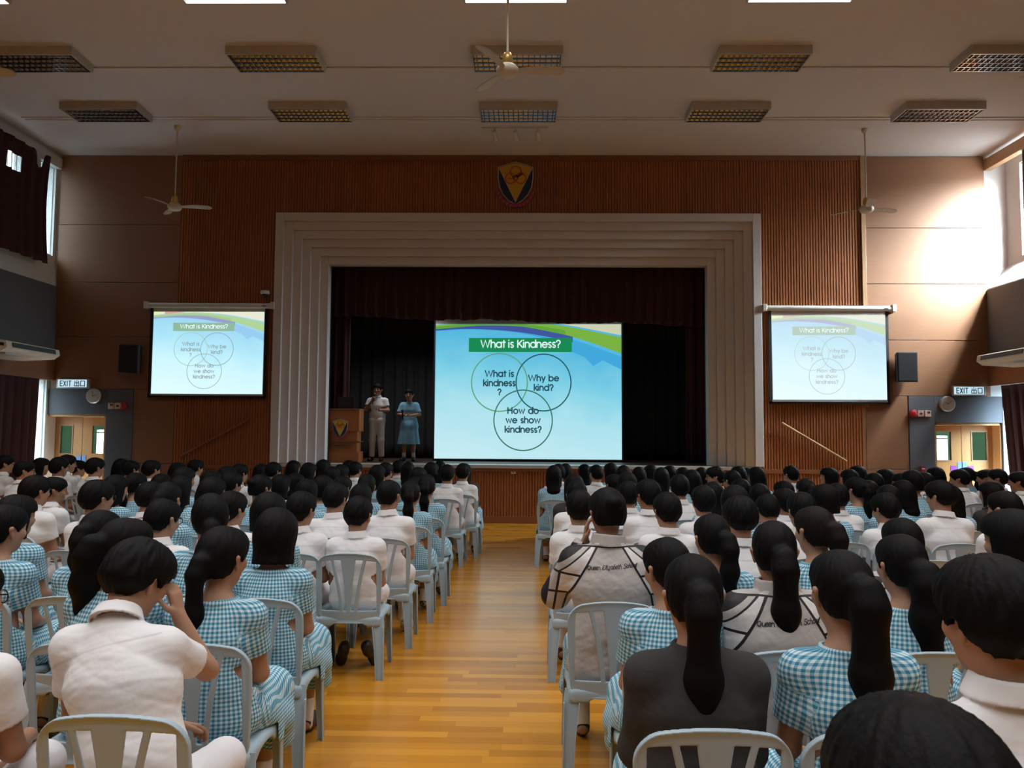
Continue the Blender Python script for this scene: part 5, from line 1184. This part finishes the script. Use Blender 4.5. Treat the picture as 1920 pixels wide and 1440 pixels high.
# seats: x, y of every sitter in the hall (metres), pose and how they look
HEROES = [
 (-1.235, 2.655, {'kind': 'b', 'hair': 'short', 'vol': 0.006, 'lean0': 0.1, 'lean1': 0.42, 'pitch': 0.46, 'npitch': 0.55, 'yaw': 0.42, 'lat': -0.3, 'shw': 0.16, 'armR': ((0.057, 0.318, 0.841), (-0.037, 0.283, 1.038), (-0.25, 0.05, 0.95), (-0.8, 0.1, 0.2)), 'skin': 'skin', 'wr': 0.0046, 'torso': 0.594}, 'person in white shirt leaning forward with one hand to the face', 1, ('fourteenth', 'first', 'left')),
 (-1.89, 2.605, {'kind': 'b', 'hair': 'crop', 'yaw': 0.45, 'glasses': True, 'shw': 0.16, 'lean1': 0.3, 'torso': 0.481}, 'bespectacled person in white shirt, half cut off beside the leaning one', 0, ('fourteenth', 'second', 'left')),
 (-1.328, 3.455, {'kind': 'g', 'hair': 'low', 'tie': (0, -0.112, 0.0), 'yaw': 0.34, 'tail': 0.5, 'swing': -0.02, 'fat': 0.85, 'vol': 0.004, 'torso': 0.493}, 'person in gingham with long thin ponytail, before the bobbed one', 0, ('thirteenth', 'first', 'left')),
 (-1.777, 3.455, {'kind': 'g', 'hair': 'pony', 'tie': (0, -0.115, 0.03), 'yaw': 0.62, 'tail': 0.36, 'swing': -0.06, 'fat': 1.25, 'lean1': 0.25, 'torso': 0.531}, 'person in gingham with full ponytail, hidden partly by the leaning one', 0, ('thirteenth', 'second', 'left')),
 (-2.341, 4.325, {'kind': 'g', 'hair': 'pony', 'yaw': 0.2, 'tail': 0.3, 'torso': 0.478}, 'person in gingham whose hair shows beyond the full ponytail', 0, ('twelfth', 'third', 'left')),
 (-1.365, 4.325, {'kind': 'g', 'hair': 'bob', 'vol': 0.016, 'boblen': 0.01, 'yaw': 0.03, 'pitch': 0.12, 'torso': 0.478}, 'person in gingham with smooth black bob, by the aisle', 0, ('twelfth', 'first', 'left')),
 (-2.883, 4.325, {'kind': 'g', 'hair': 'low', 'yaw': 0.42, 'tail': 0.25, 'torso': 0.502}, 'person in gingham with visible ear, at the edge above the bespectacled one', 0, ('twelfth', 'fourth', 'left')),
 (-3.316, 5.095, {'kind': 'g', 'hair': 'long', 'yaw': 0.45, 'tail': 0.27, 'vol': 0.006, 'torso': 0.486}, 'person in gingham with shoulder-length hair, at the far curtained end', 0, ('eleventh', 'third', 'left')),
 (-1.759, 4.395, {'kind': 'g', 'hair': 'low', 'yaw': -0.42, 'tail': 0.24, 'clip': True, 'glasses': True, 'vol': 0.006, 'torso': 0.562}, 'person in gingham with a silver hair pin and glasses', 0, ('twelfth', 'second', 'left')),
 (-2.358, 5.095, {'kind': 'b', 'hair': 'crop', 'yaw': 0.36, 'pitch': 0.2, 'glasses': True, 'torso': 0.478}, 'close-cropped person in white shirt and glasses, beside the hair pin', 0, ('eleventh', 'second', 'left')),
 (-1.659, 5.095, {'kind': 'g', 'hair': 'bob', 'vol': 0.004, 'boblen': -0.03, 'yaw': 0.1, 'torso': 0.517}, 'person in gingham with short round hair, just beyond the black bob', 0, ('eleventh', 'first', 'left')),
 (-2.188, 5.855, {'kind': 'b', 'hair': 'short', 'yaw': 0.4, 'torso': 0.468}, 'short-haired person in white shirt turned to the aisle, past the hair pin', 0, ('tenth', 'third', 'left')),
 (-1.664, 5.855, {'kind': 'b', 'hair': 'short', 'yaw': 0.34, 'torso': 0.472}, 'short-haired person in white shirt, second from aisle, behind the empty gap', 0, ('tenth', 'second', 'left')),
 (-1.238, 5.855, {'kind': 'b', 'hair': 'short', 'yaw': 0.2, 'pitch': 0.18, 'legL': ((-0.11, 0.36, 0.49), (-0.075, 0.02, 0.17), (-0.125, 0.12, 0.035)), 'legR': ((0.11, 0.36, 0.49), (0.085, 0.04, 0.17), (0.13, 0.13, 0.035)), 'torso': 0.44}, 'small person in white shirt on the aisle chair with soles showing', 1, ('tenth', 'first', 'left')),
 (-1.621, 6.675, {'kind': 'b', 'hair': 'short', 'yaw': 0.3, 'lean1': 0.38, 'pitch': 0.2, 'wr': 0.005, 'torso': 0.493}, 'broad person in creased white shirt, second seat in from the aisle', 0, ('ninth', 'second', 'left')),
 (-1.153, 6.675, {'kind': 'b', 'hair': 'crop', 'yaw': 0.3, 'shw': 0.165, 'shoe': 'white_shoe', 'torso': 0.52}, 'tall cropped person in white shirt by the aisle', 1, ('ninth', 'first', 'left')),
 (0.553, 2.605, {'kind': 'g', 'top': 'sweater', 'hair': 'pony', 'tie': (0, -0.113, 0.015), 'tail': 0.58, 'fat': 1.2, 'shw': 0.158, 'pitch': 0.12, 'torso': 0.522}, 'person in dark grey sweater with long black ponytail, closest to the aisle', 0, ('fourteenth', 'first', 'right')),
 (1.038, 2.605, {'kind': 'g', 'hair': 'pony', 'tie': (0.012, -0.113, 0.025), 'tail': 0.6, 'fat': 1.3, 'tiemat': 'blue_tie', 'yaw': -0.08, 'shw': 0.152, 'torso': 0.54}, 'person in gingham with navy hair tie and very long ponytail', 0, ('fourteenth', 'second', 'right')),
 (0.627, 3.455, {'kind': 'g', 'hair': 'low', 'tail': 0.2, 'yaw': -0.42, 'pitch': 0.18, 'torso': 0.467}, 'person in gingham with smooth tied hair, face turned to the aisle', 0, ('thirteenth', 'first', 'right')),
 (1.083, 3.455, {'kind': 'g', 'top': 'jacket', 'hair': 'pony', 'tie': (0.02, -0.112, -0.005), 'tail': 0.5, 'fat': 1.2, 'yaw': 0.15, 'shw': 0.158, 'torso': 0.544}, 'person in grey jacket with long ponytail over the embroidered words', 0, ('thirteenth', 'second', 'right')),
 (1.632, 3.455, {'kind': 'g', 'hair': 'low', 'tie': (0.015, -0.112, -0.01), 'tail': 0.4, 'fat': 1.55, 'yaw': -0.12, 'tiemat': 'blue_tie', 'torso': 0.489}, 'person in gingham with a thick low ponytail and shiny hair tie', 0, ('thirteenth', 'third', 'right')),
 (2.046, 4.325, {'kind': 'g', 'top': 'jacket', 'hair': 'low', 'tail': 0.25, 'yaw': -0.1, 'shw': 0.158, 'torso': 0.473}, 'person in grey jacket mostly hidden behind the thick low ponytail', 0, ('twelfth', 'fourth', 'right')),
 (0.454, 4.325, {'kind': 'g', 'top': 'jacket', 'hair': 'bun', 'yaw': -0.25, 'shw': 0.178, 'roll': 0, 'pitch': 0.14, 'armL': ((-0.278, 0.109, 0.841), (-0.118, 0.091, 1.129), (0.1, 0, 1), (0.9, -0.1, 0)), 'vol': 0.006, 'torso': 0.619}, 'broad person in grey and white embroidered jacket beside the aisle', 0, ('twelfth', 'first', 'right')),
 (1.021, 4.325, {'kind': 'g', 'hair': 'pony', 'tie': (0.035, -0.108, 0.01), 'tail': 0.34, 'yaw': -0.15, 'torso': 0.487}, 'person in gingham with ponytail, next to the broad embroidered jacket', 0, ('twelfth', 'second', 'right')),
 (1.579, 4.325, {'kind': 'g', 'hair': 'pony', 'tie': (0.03, -0.108, 0.02), 'tail': 0.36, 'yaw': -0.32, 'hairmat': 'hair_b', 'torso': 0.532}, 'person in gingham with brown-tinged ponytail', 0, ('twelfth', 'third', 'right')),
 (2.189, 3.575, {'kind': 'g', 'hair': 'long', 'yaw': -0.45, 'tail': 0.3, 'clip': True, 'vol': 0.008, 'torso': 0.581}, 'person in gingham with long loose hair and a hair clip, at the window end', 0, ('thirteenth', 'fourth', 'right')),
 (1.077, 1.825, {'kind': 'b', 'hair': 'short', 'vol': 0.008, 'yaw': -0.2, 'shw': 0.165, 'torso': 0.627}, 'close person with thick short black hair at the window-side edge', 0, None),
 (0.471, 0.935, {'kind': 'b', 'hair': 'short', 'vol': 0.008, 'yaw': 0, 'shw': 0.165, 'pitch': 0.1, 'torso': 0.586}, 'closest person of all, only the top of a dark blurred head showing', 0, None),
 (1.054, 5.855, {'kind': 'b', 'hair': 'short', 'yaw': -0.18, 'pitch': 0.14, 'torso': 0.487}, 'short-haired person in white shirt directly beyond the broad embroidered jacket', 0, ('tenth', 'second', 'right')),
 (1.382, 5.095, {'kind': 'b', 'hair': 'short', 'vol': 0.008, 'yaw': -0.1, 'torso': 0.515}, 'person in white shirt with thick short hair, beyond the gingham ponytail', 0, ('eleventh', 'first', 'right')),
 (2.043, 6.625, {'kind': 'b', 'hair': 'crop', 'yaw': -0.1, 'pitch': 0.3, 'lean1': 0.4, 'torso': 0.44}, 'close-cropped person bending low between thick-haired neighbours', 0, ('ninth', 'third', 'right')),
 (2.037, 5.855, {'kind': 'b', 'hair': 'short', 'yaw': -0.1, 'torso': 0.495}, 'short-haired person just beyond the brown-tinged ponytail', 0, ('tenth', 'fourth', 'right')),
 (3.027, 6.675, {'kind': 'b', 'hair': 'short', 'yaw': -0.35, 'pitch': 0.2, 'torso': 0.44}, 'person in white shirt facing the aisle, next to an empty chair', 0, ('ninth', 'fifth', 'right')),
 (3.484, 6.675, {'kind': 'b', 'hair': 'crop', 'vol': 0.006, 'yaw': -0.52, 'glasses': True, 'shw': 0.165, 'torso': 0.548}, 'upright cropped person in white shirt with black glasses', 0, ('ninth', 'sixth', 'right')),
 (3.521, 5.855, {'kind': 'b', 'hair': 'crop', 'yaw': -0.45, 'glasses': True, 'shw': 0.16, 'torso': 0.523}, 'cropped bespectacled person in white shirt at the window end', 0, ('tenth', 'fifth', 'right')),
]
CROWD = [
 ('b', 1, 2, -3.18, 5.86, -0.22, 1.351, 'tenth', 'fifth', 'left'),
 ('b', 1, 2, -4.16, 6.68, -0.15, 1.322, 'ninth', 'fifth', 'left'),
 ('gb', 0, 2, 1.55, 5.86, 0.01, 1.354, 'tenth', 'third', 'right'),
 ('gu', 1, 1, -2.56, 7.53, -0.14, 1.319, 'eighth', 'fourth', 'left'),
 ('gb', 0, 1, 3.46, 7.53, 0.08, 1.242, 'eighth', 'sixth', 'right'),
 ('gl', 1, 2, -2.66, 6.68, -0.13, 1.321, 'ninth', 'third', 'left'),
 ('b', -1, 2, 1.03, 6.68, 0.09, 1.337, 'ninth', 'first', 'right'),
 ('b', 0, 1, 1.52, 6.68, 0.05, 1.296, 'ninth', 'second', 'right'),
 ('b', 0, 1, 2.97, 7.53, 0.04, 1.258, 'eighth', 'fifth', 'right'),
 ('b', 2, 1, -4.56, 7.53, -0.28, 1.268, 'eighth', 'seventh', 'left'),
 ('b', 1, 1, -3.2, 6.68, -0.14, 1.285, 'ninth', 'fourth', 'left'),
 ('b', 1, 2, -6.28, 10.58, -0.19, 1.365, 'fourth', 'seventh', 'left'),
 ('b', 0, 1, 0.42, 5.86, 0.02, 1.31, 'tenth', 'first', 'right'),
 ('gl', 0, 1, -3.29, 7.53, -0.07, 1.298, 'eighth', 'fifth', 'left'),
 ('b', 0, 1, 1.63, 8.28, 0.05, 1.309, 'seventh', 'third', 'right'),
 ('b', 1, 2, -5.79, 10.58, -0.24, 1.361, 'fourth', 'sixth', 'left'),
 ('b', 2, 2, -7.56, 11.33, -0.35, 1.372, 'third', 'tenth', 'left'),
 ('b', 2, 2, -6.35, 9.88, -0.32, 1.338, 'fifth', 'fifth', 'left'),
 ('b', 2, 2, -6.65, 11.33, -0.24, 1.386, 'third', 'ninth', 'left'),
 ('gl', 1, 1, -3.97, 7.53, -0.18, 1.298, 'eighth', 'sixth', 'left'),
 ('gp', 1, 1, -4.09, 8.28, -0.17, 1.28, 'seventh', 'sixth', 'left'),
 ('gl', 0, 1, -2.07, 7.53, -0.02, 1.262, 'eighth', 'third', 'left'),
 ('b', 0, 1, 1.0, 7.53, -0.0, 1.267, 'eighth', 'second', 'right'),
 ('gp', -1, 1, 3.45, 8.28, 0.16, 1.301, 'seventh', 'sixth', 'right'),
 ('gl', 0, 0, -1.58, 7.53, -0.07, 1.236, 'eighth', 'second', 'left'),
 ('b', 0, 1, 0.51, 7.53, 0.06, 1.268, 'eighth', 'first', 'right'),
 ('b', -1, 0, 2.48, 7.53, 0.14, 1.209, 'eighth', 'fourth', 'right'),
 ('gp', 0, 1, 2.92, 8.28, 0.05, 1.275, 'seventh', 'fifth', 'right'),
 ('b', 1, 0, -4.24, 9.12, -0.12, 1.219, 'sixth', 'fifth', 'left'),
 ('b', 1, 2, -5.02, 10.58, -0.17, 1.324, 'fourth', 'fifth', 'left'),
 ('gl', 1, 2, -3.6, 8.28, -0.18, 1.34, 'seventh', 'fifth', 'left'),
 ('b', 1, 1, -3.11, 8.28, -0.15, 1.299, 'seventh', 'fourth', 'left'),
 ('s', 0, 1, 0.53, 8.28, 0.05, 1.311, 'seventh', 'first', 'right'),
 ('gl', 0, 2, 1.07, 8.28, -0.02, 1.321, 'seventh', 'second', 'right'),
 ('gb', 0, 0, 2.43, 8.28, 0.08, 1.211, 'seventh', 'fourth', 'right'),
 ('gl', -1, 1, 3.94, 8.28, 0.11, 1.25, 'seventh', 'seventh', 'right'),
 ('gp', 0, 2, -2.68, 5.86, -0.04, 1.337, 'tenth', 'fourth', 'left'),
 ('gb', 1, 1, -3.68, 9.12, -0.19, 1.254, 'sixth', 'fourth', 'left'),
 ('gb', 1, 1, -2.15, 8.28, -0.1, 1.251, 'seventh', 'third', 'left'),
 ('gl', 0, 1, 4.02, 7.53, 0.07, 1.247, 'eighth', 'seventh', 'right'),
 ('s', -1, 1, 4.84, 8.28, 0.11, 1.241, 'seventh', 'eighth', 'right'),
 ('gp', 0, 1, -1.66, 8.28, -0.03, 1.288, 'seventh', 'second', 'left'),
 ('gp', 0, 1, -1.03, 8.28, -0.02, 1.293, 'seventh', 'first', 'left'),
 ('b', 1, 1, -5.71, 11.33, -0.2, 1.301, 'third', 'eighth', 'left'),
 ('b', -2, 1, 5.77, 10.58, 0.27, 1.301, 'fourth', 'eighth', 'right'),
 ('b', -2, 1, 6.27, 10.58, 0.4, 1.312, 'fourth', 'ninth', 'right'),
 ('gl', 1, 0, -2.85, 9.12, -0.08, 1.236, 'sixth', 'third', 'left'),
 ('gl', 1, 0, -2.9, 9.88, -0.13, 1.191, 'fifth', 'third', 'left'),
 ('gp', 0, 1, -1.09, 7.53, 0.03, 1.255, 'eighth', 'first', 'left'),
 ('gb', 0, 0, -1.28, 9.12, -0.07, 1.206, 'sixth', 'first', 'left'),
 ('b', 1, 1, -2.02, 11.33, -0.08, 1.299, 'third', 'third', 'left'),
 ('gl', 1, 1, -2.5, 10.58, -0.09, 1.294, 'fourth', 'third', 'left'),
 ('gl', 1, 1, -3.14, 12.12, -0.21, 1.311, 'second', 'fourth', 'left'),
 ('gl', 0, 1, 1.8, 7.53, 0.06, 1.273, 'eighth', 'third', 'right'),
 ('gl', -1, 0, 2.5, 9.12, 0.12, 1.218, 'sixth', 'second', 'right'),
 ('b', -1, 0, 2.99, 9.12, 0.11, 1.148, 'sixth', 'third', 'right'),
 ('gl', -1, 0, 3.95, 9.12, 0.12, 1.211, 'sixth', 'fourth', 'right'),
 ('b', -2, 1, 4.95, 9.88, 0.35, 1.28, 'fifth', 'fourth', 'right'),
 ('b', -2, 1, 6.12, 9.88, 0.27, 1.309, 'fifth', 'fifth', 'right'),
 ('b', -1, 1, 0.48, 11.33, 0.08, 1.303, 'third', 'first', 'right'),
 ('gl', 2, 1, -6.26, 12.12, -0.32, 1.303, 'second', 'seventh', 'left'),
 ('gl', 2, 1, -5.03, 11.33, -0.27, 1.268, 'third', 'seventh', 'left'),
 ('b', 1, 1, -5.1, 12.12, -0.19, 1.296, 'second', 'sixth', 'left'),
 ('gl', 1, 1, -3.78, 9.88, -0.19, 1.291, 'fifth', 'fourth', 'left'),
 ('b', 1, 1, -3.86, 10.58, -0.15, 1.29, 'fourth', 'fourth', 'left'),
 ('b', 1, 0, -2.13, 9.12, -0.09, 1.205, 'sixth', 'second', 'left'),
 ('b', -1, 1, 1.02, 11.33, 0.11, 1.292, 'third', 'second', 'right'),
 ('gp', -1, 1, 1.03, 9.12, 0.1, 1.255, 'sixth', 'first', 'right'),
 ('b', -3, 1, 2.57, 10.58, 0.44, 1.305, 'fourth', 'fourth', 'right'),
 ('b', -1, 1, 3.79, 11.33, 0.12, 1.306, 'third', 'sixth', 'right'),
 ('gb', -1, 1, 2.53, 6.68, 0.11, 1.318, 'ninth', 'fourth', 'right'),
 ('b', 0, 1, -1.03, 10.58, -0.08, 1.305, 'fourth', 'first', 'left'),
 ('gl', 1, 1, -1.37, 11.33, -0.12, 1.312, 'third', 'second', 'left'),
 ('gl', 1, 1, -3.15, 11.33, -0.21, 1.283, 'third', 'fourth', 'left'),
 ('gl', -1, 1, 3.1, 10.58, 0.16, 1.309, 'fourth', 'fifth', 'right'),
 ('b', 1, 1, -3.64, 11.33, -0.15, 1.287, 'third', 'fifth', 'left'),
 ('gl', 1, 0, -4.09, 12.12, -0.21, 1.238, 'second', 'fifth', 'left'),
 ('b', 0, 1, -0.88, 11.33, -0.08, 1.292, 'third', 'first', 'left'),
 ('b', 1, 1, -2.63, 12.12, -0.1, 1.266, 'second', 'third', 'left'),
 ('b', -1, 1, 4.33, 9.88, 0.14, 1.262, 'fifth', 'third', 'right'),
 ('gl', -1, 1, 5.85, 11.33, 0.21, 1.299, 'third', 'ninth', 'right'),
 ('s', 2, 1, -7.51, 12.12, -0.36, 1.302, 'second', 'eighth', 'left'),
 ('b', 0, 1, -2.41, 9.88, -0.04, 1.293, 'fifth', 'second', 'left'),
 ('gl', 0, 1, 0.4, 10.58, -0.04, 1.309, 'fourth', 'first', 'right'),
 ('gl', -2, 0, 5.01, 10.58, 0.26, 1.239, 'fourth', 'seventh', 'right'),
 ('gp', -2, 1, 6.72, 12.12, 0.32, 1.249, 'second', 'seventh', 'right'),
 ('s', 0, 1, -0.91, 12.12, -0.07, 1.246, 'second', 'first', 'left'),
 ('gl', 1, 1, -1.36, 9.88, -0.11, 1.296, 'fifth', 'first', 'left'),
 ('gb', 0, 1, 0.64, 12.12, 0.06, 1.266, 'second', 'first', 'right'),
 ('gl', -1, 1, 3.06, 11.33, 0.09, 1.277, 'third', 'fifth', 'right'),
 ('gb', -1, 2, 4.44, 9.12, 0.15, 1.33, 'sixth', 'fifth', 'right'),
 ('gb', -2, 1, 4.34, 11.33, 0.33, 1.265, 'third', 'seventh', 'right'),
 ('gl', 0, 1, -1.38, 12.93, -0.07, 1.264, 'first', 'first', 'left'),
 ('gl', 0, 1, -1.78, 12.12, -0.06, 1.272, 'second', 'second', 'left'),
 ('b', 1, 1, -2.09, 12.93, -0.08, 1.259, 'first', 'second', 'left'),
 ('gl', -1, 1, 1.33, 12.12, 0.12, 1.288, 'second', 'second', 'right'),
 ('gl', 0, 1, 1.33, 10.58, 0.04, 1.316, 'fourth', 'second', 'right'),
 ('gl', 0, 1, 1.64, 11.33, 0.02, 1.244, 'third', 'third', 'right'),
 ('gl', -1, 1, 1.94, 12.12, 0.15, 1.244, 'second', 'third', 'right'),
 ('gl', -1, 1, 2.09, 9.88, 0.14, 1.29, 'fifth', 'first', 'right'),
 ('gl', 0, 1, 2.53, 11.33, 0.06, 1.243, 'third', 'fourth', 'right'),
 ('b', -1, 1, 2.58, 9.88, 0.1, 1.287, 'fifth', 'second', 'right'),
 ('gl', -2, 1, 5.07, 12.12, 0.26, 1.268, 'second', 'sixth', 'right'),
 ('gl', -2, 1, 5.13, 11.33, 0.26, 1.241, 'third', 'eighth', 'right'),
 ('gl', 1, 0, -4.13, 11.33, -0.2, 1.223, 'third', 'sixth', 'left'),
 ('gl', 1, 1, -2.01, 10.58, -0.13, 1.29, 'fourth', 'second', 'left'),
 ('gl', 1, 1, -2.92, 12.93, -0.18, 1.261, 'first', 'third', 'left'),
 ('gl', 1, 1, -3.84, 12.93, -0.22, 1.245, 'first', 'fourth', 'left'),
 ('gl', -1, 0, 0.99, 12.93, 0.12, 1.239, 'first', 'first', 'right'),
 ('gl', -1, 0, 2.43, 12.12, 0.08, 1.231, 'second', 'fourth', 'right'),
 ('gl', -1, 0, 2.38, 12.93, 0.21, 1.215, 'first', 'second', 'right'),
 ('gl', -1, 0, 3.4, 12.12, 0.18, 1.223, 'second', 'fifth', 'right'),
 ('gl', -1, 1, 4.33, 10.58, 0.14, 1.276, 'fourth', 'sixth', 'right'),
 ('b', -2, 1, 6.55, 11.33, 0.32, 1.252, 'third', 'tenth', 'right'),
 ('gl', 0, 1, 1.83, 10.58, 0.05, 1.285, 'fourth', 'third', 'right'),
 ('b', 2, 0, -7.4, 12.93, -0.4, 1.235, 'first', 'fifth', 'left'),
]
# ------------------------------------------------------------------ the audience
bk_me, se_me, lg_mb = chair_meshes()
def place_chair(x, y, rz, label):
    o = place_chair.near if y < 8.4 else place_chair.far
    if o is None:
        if y < 8.4:
            o = empty('plastic_chair'); link('backrest', bk_me, o); link('seat', se_me, o)
            for m in lg_mb: m.build('leg', M['chair'], o)
            place_chair.near = o
        else:
            import bmesh
            bm = bmesh.new(); bm.from_mesh(bk_me); bm.from_mesh(se_me)
            for m in lg_mb:
                t_ = m.build('leg', M['chair']); bm.from_mesh(t_.data); bpy.data.objects.remove(t_)
            me = bpy.data.meshes.new('plastic_chair'); bm.to_mesh(me); bm.free(); me.materials.append(M['chair'])
            o = link('plastic_chair', me); place_chair.far = o
        tag(o, label, 'chair', 'audience chairs'); o.location = (x, y, 0); o.rotation_euler = (0, 0, rz); return o
    return dup(o, (x, y, 0), rz, label)
place_chair.near = place_chair.far = None

WHERE = {(-1.0,): ''}
for i, (x, y, P, label, detail, seat) in enumerate(HEROES):
    o = person(P, .0062 if y < 5.4 else .0075, bool(detail) or y < 4.4)
    o.location = (x, y, 0); tag(o, label, 'person', 'seated audience')
    if seat: lb = 'pale blue plastic chair, %s row from stage, %s seat %s of aisle' % seat
    else: lb = 'pale blue plastic chair under the closest person of all' if y < 1.2 else 'pale blue plastic chair under the close thick-haired person at the edge'
    place_chair(x, y, 0, lb)

BASE = {'b': dict(kind='b', hair='short'), 'gp': dict(kind='g', shw=.143, hair='pony'), 'gl': dict(kind='g', shw=.143, hair='long', tail=.24), 'gb': dict(kind='g', shw=.143, hair='bob', vol=-.002, boblen=-.03), 'gu': dict(kind='g', shw=.143, hair='bun'), 's': dict(kind='g', hair='long', tail=.24, top='sweater')}
LOOK = {'b': 'white-shirted person with short black hair', 'gp': 'person in blue gingham with black ponytail', 'gl': 'person in blue gingham with long hair', 'gb': 'person in blue gingham with bobbed hair', 'gu': 'person in blue gingham with hair bun', 's': 'person in dark grey sweater'}
protos = {}
for k, yb, tb, x, y, rz, z, row, seat, sd in CROWD:
    key = (k, yb, tb)
    label = '%s, %s row from stage, %s seat %s of aisle' % (LOOK[k], row, seat, sd)
    if key not in protos:
        n = len(protos)
        P = dict(BASE[k], yaw=yb*.30, torso=(.43, .49, .545)[tb], lean1=.10+.05*(n % 4), pitch=.05+.04*(n % 3), lat=.03*((n % 3)-1), glasses=(k == 'b' and n % 2 == 0))
        if k == 'b' and n % 3 == 1: P['hair'] = 'crop'
        if k == 'b': P['skin'] = ('skin', 'skin_b')[n % 2]
        o = protos[key] = person(P, .0085 if y < 7.6 else .0105); tag(o, label, 'person', 'seated audience')
    else: o = dup(protos[key], label=label)
    o.location = (x, y, 0); o.rotation_euler = (0, 0, rz)
    k_ = 1+(z-o['_top'][2])/(o['_top'][2]-.436)*.6; o.scale = (1, 1, min(1.05, max(.96, k_))); o.location.z = .436*(1-o.scale[2]) if o.scale[2] < 1 else 0
    place_chair(x, y, rz, 'pale blue plastic chair, %s row from stage, %s seat %s of aisle' % (row, seat, sd))
place_chair(2.86, 5.79, -.12, 'empty pale blue plastic chair behind the shirted person facing the aisle')

# ------------------------------------------------------------------ the two speakers on the stage
def stand_legs(z): return {'legL': ((-.095, .02, z*.52), (-.105, -.01, .085), (-.13, .13, .035)), 'legR': ((.095, .02, z*.52), (.105, -.01, .085), (.13, .13, .035))}
zb = .885
P1 = dict(kind='b', stand=True, wr=.0018, hair='short', hip=(zb, -.02), torso=.505, lean0=0, lean1=.02, pitch=0, shw=.165, armR=((.235, .06, 1.12), (.075, .21, 1.275), (-.35, .1, .85), (-.6, .5, .1)), armL=((-.24, .03, 1.10), (-.10, .24, 1.10), (.55, .75, .1), (0, -.2, 1)), curl=.85, shoe='shoe', **stand_legs(zb))
o = person(P1, .0075, True); o.location = (-3.20, 17.0, 1.12); o.rotation_euler = (0, 0, PI-.05)
tag(o, 'standing person in white shirt, trousers and belt speaking into a microphone', 'person', 'speakers on the stage')
def wp(o, v): return o.matrix_basis @ Vector(v)
def stick(o, a, b, label):
    t = empty('microphone', wp(o, a), 0, label, 'microphone', 'hand microphones'); d = wp(o, b)-wp(o, a)
    MB().tube([(0, 0, 0), tuple(d*.72)], [.012, .017], 12).build('handle', M['black'], t); MB().tube([tuple(d*.72), tuple(d*.80), tuple(d*.97), tuple(d)], [.018, .027, .024, .008], 14).build('grille_head', M['black'], t)
stick(o, (.045, .275, 1.22), (.012, .165, 1.47), 'black hand microphone held up to the mouth of the white-shirted speaker')
t = empty('paper_sheet', wp(o, (-.02, .34, 1.13)), 0, 'small white sheet of notes held at the waist by the speaker with belt', 'paper'); MB().box(-.075, .075, -.004, -.003, -.045, .055, M=Matrix.Rotation(.6, 4, 'X')).build('sheet', M['paper'], t)
zb = .83
P2 = dict(kind='g', stand=True, wr=.0018, hair='low', tail=.2, hip=(zb, -.02), torso=.465, lean0=0, lean1=.02, pitch=.05, shw=.148, cloth='plain_blue', hem=.37, sleeve=.78, armR=((.225, .02, 1.02), (.06, .20, 1.0), (-.8, .5, -.05), (0, .2, 1)), armL=((-.225, .02, 1.02), (-.05, .215, .985), (.8, .5, -.05), (0, .2, 1)), curl=.7, glasses=True, **stand_legs(zb))
o = person(P2, .0075, True); o.location = (-2.53, 17.15, 1.12); o.rotation_euler = (0, 0, PI-.04)
tag(o, 'standing person in plain light blue dress and white socks holding a microphone low', 'person', 'speakers on the stage')
stick(o, (.085, .25, .90), (.10, .26, 1.12), 'black hand microphone held at the waist of the blue-dressed speaker')
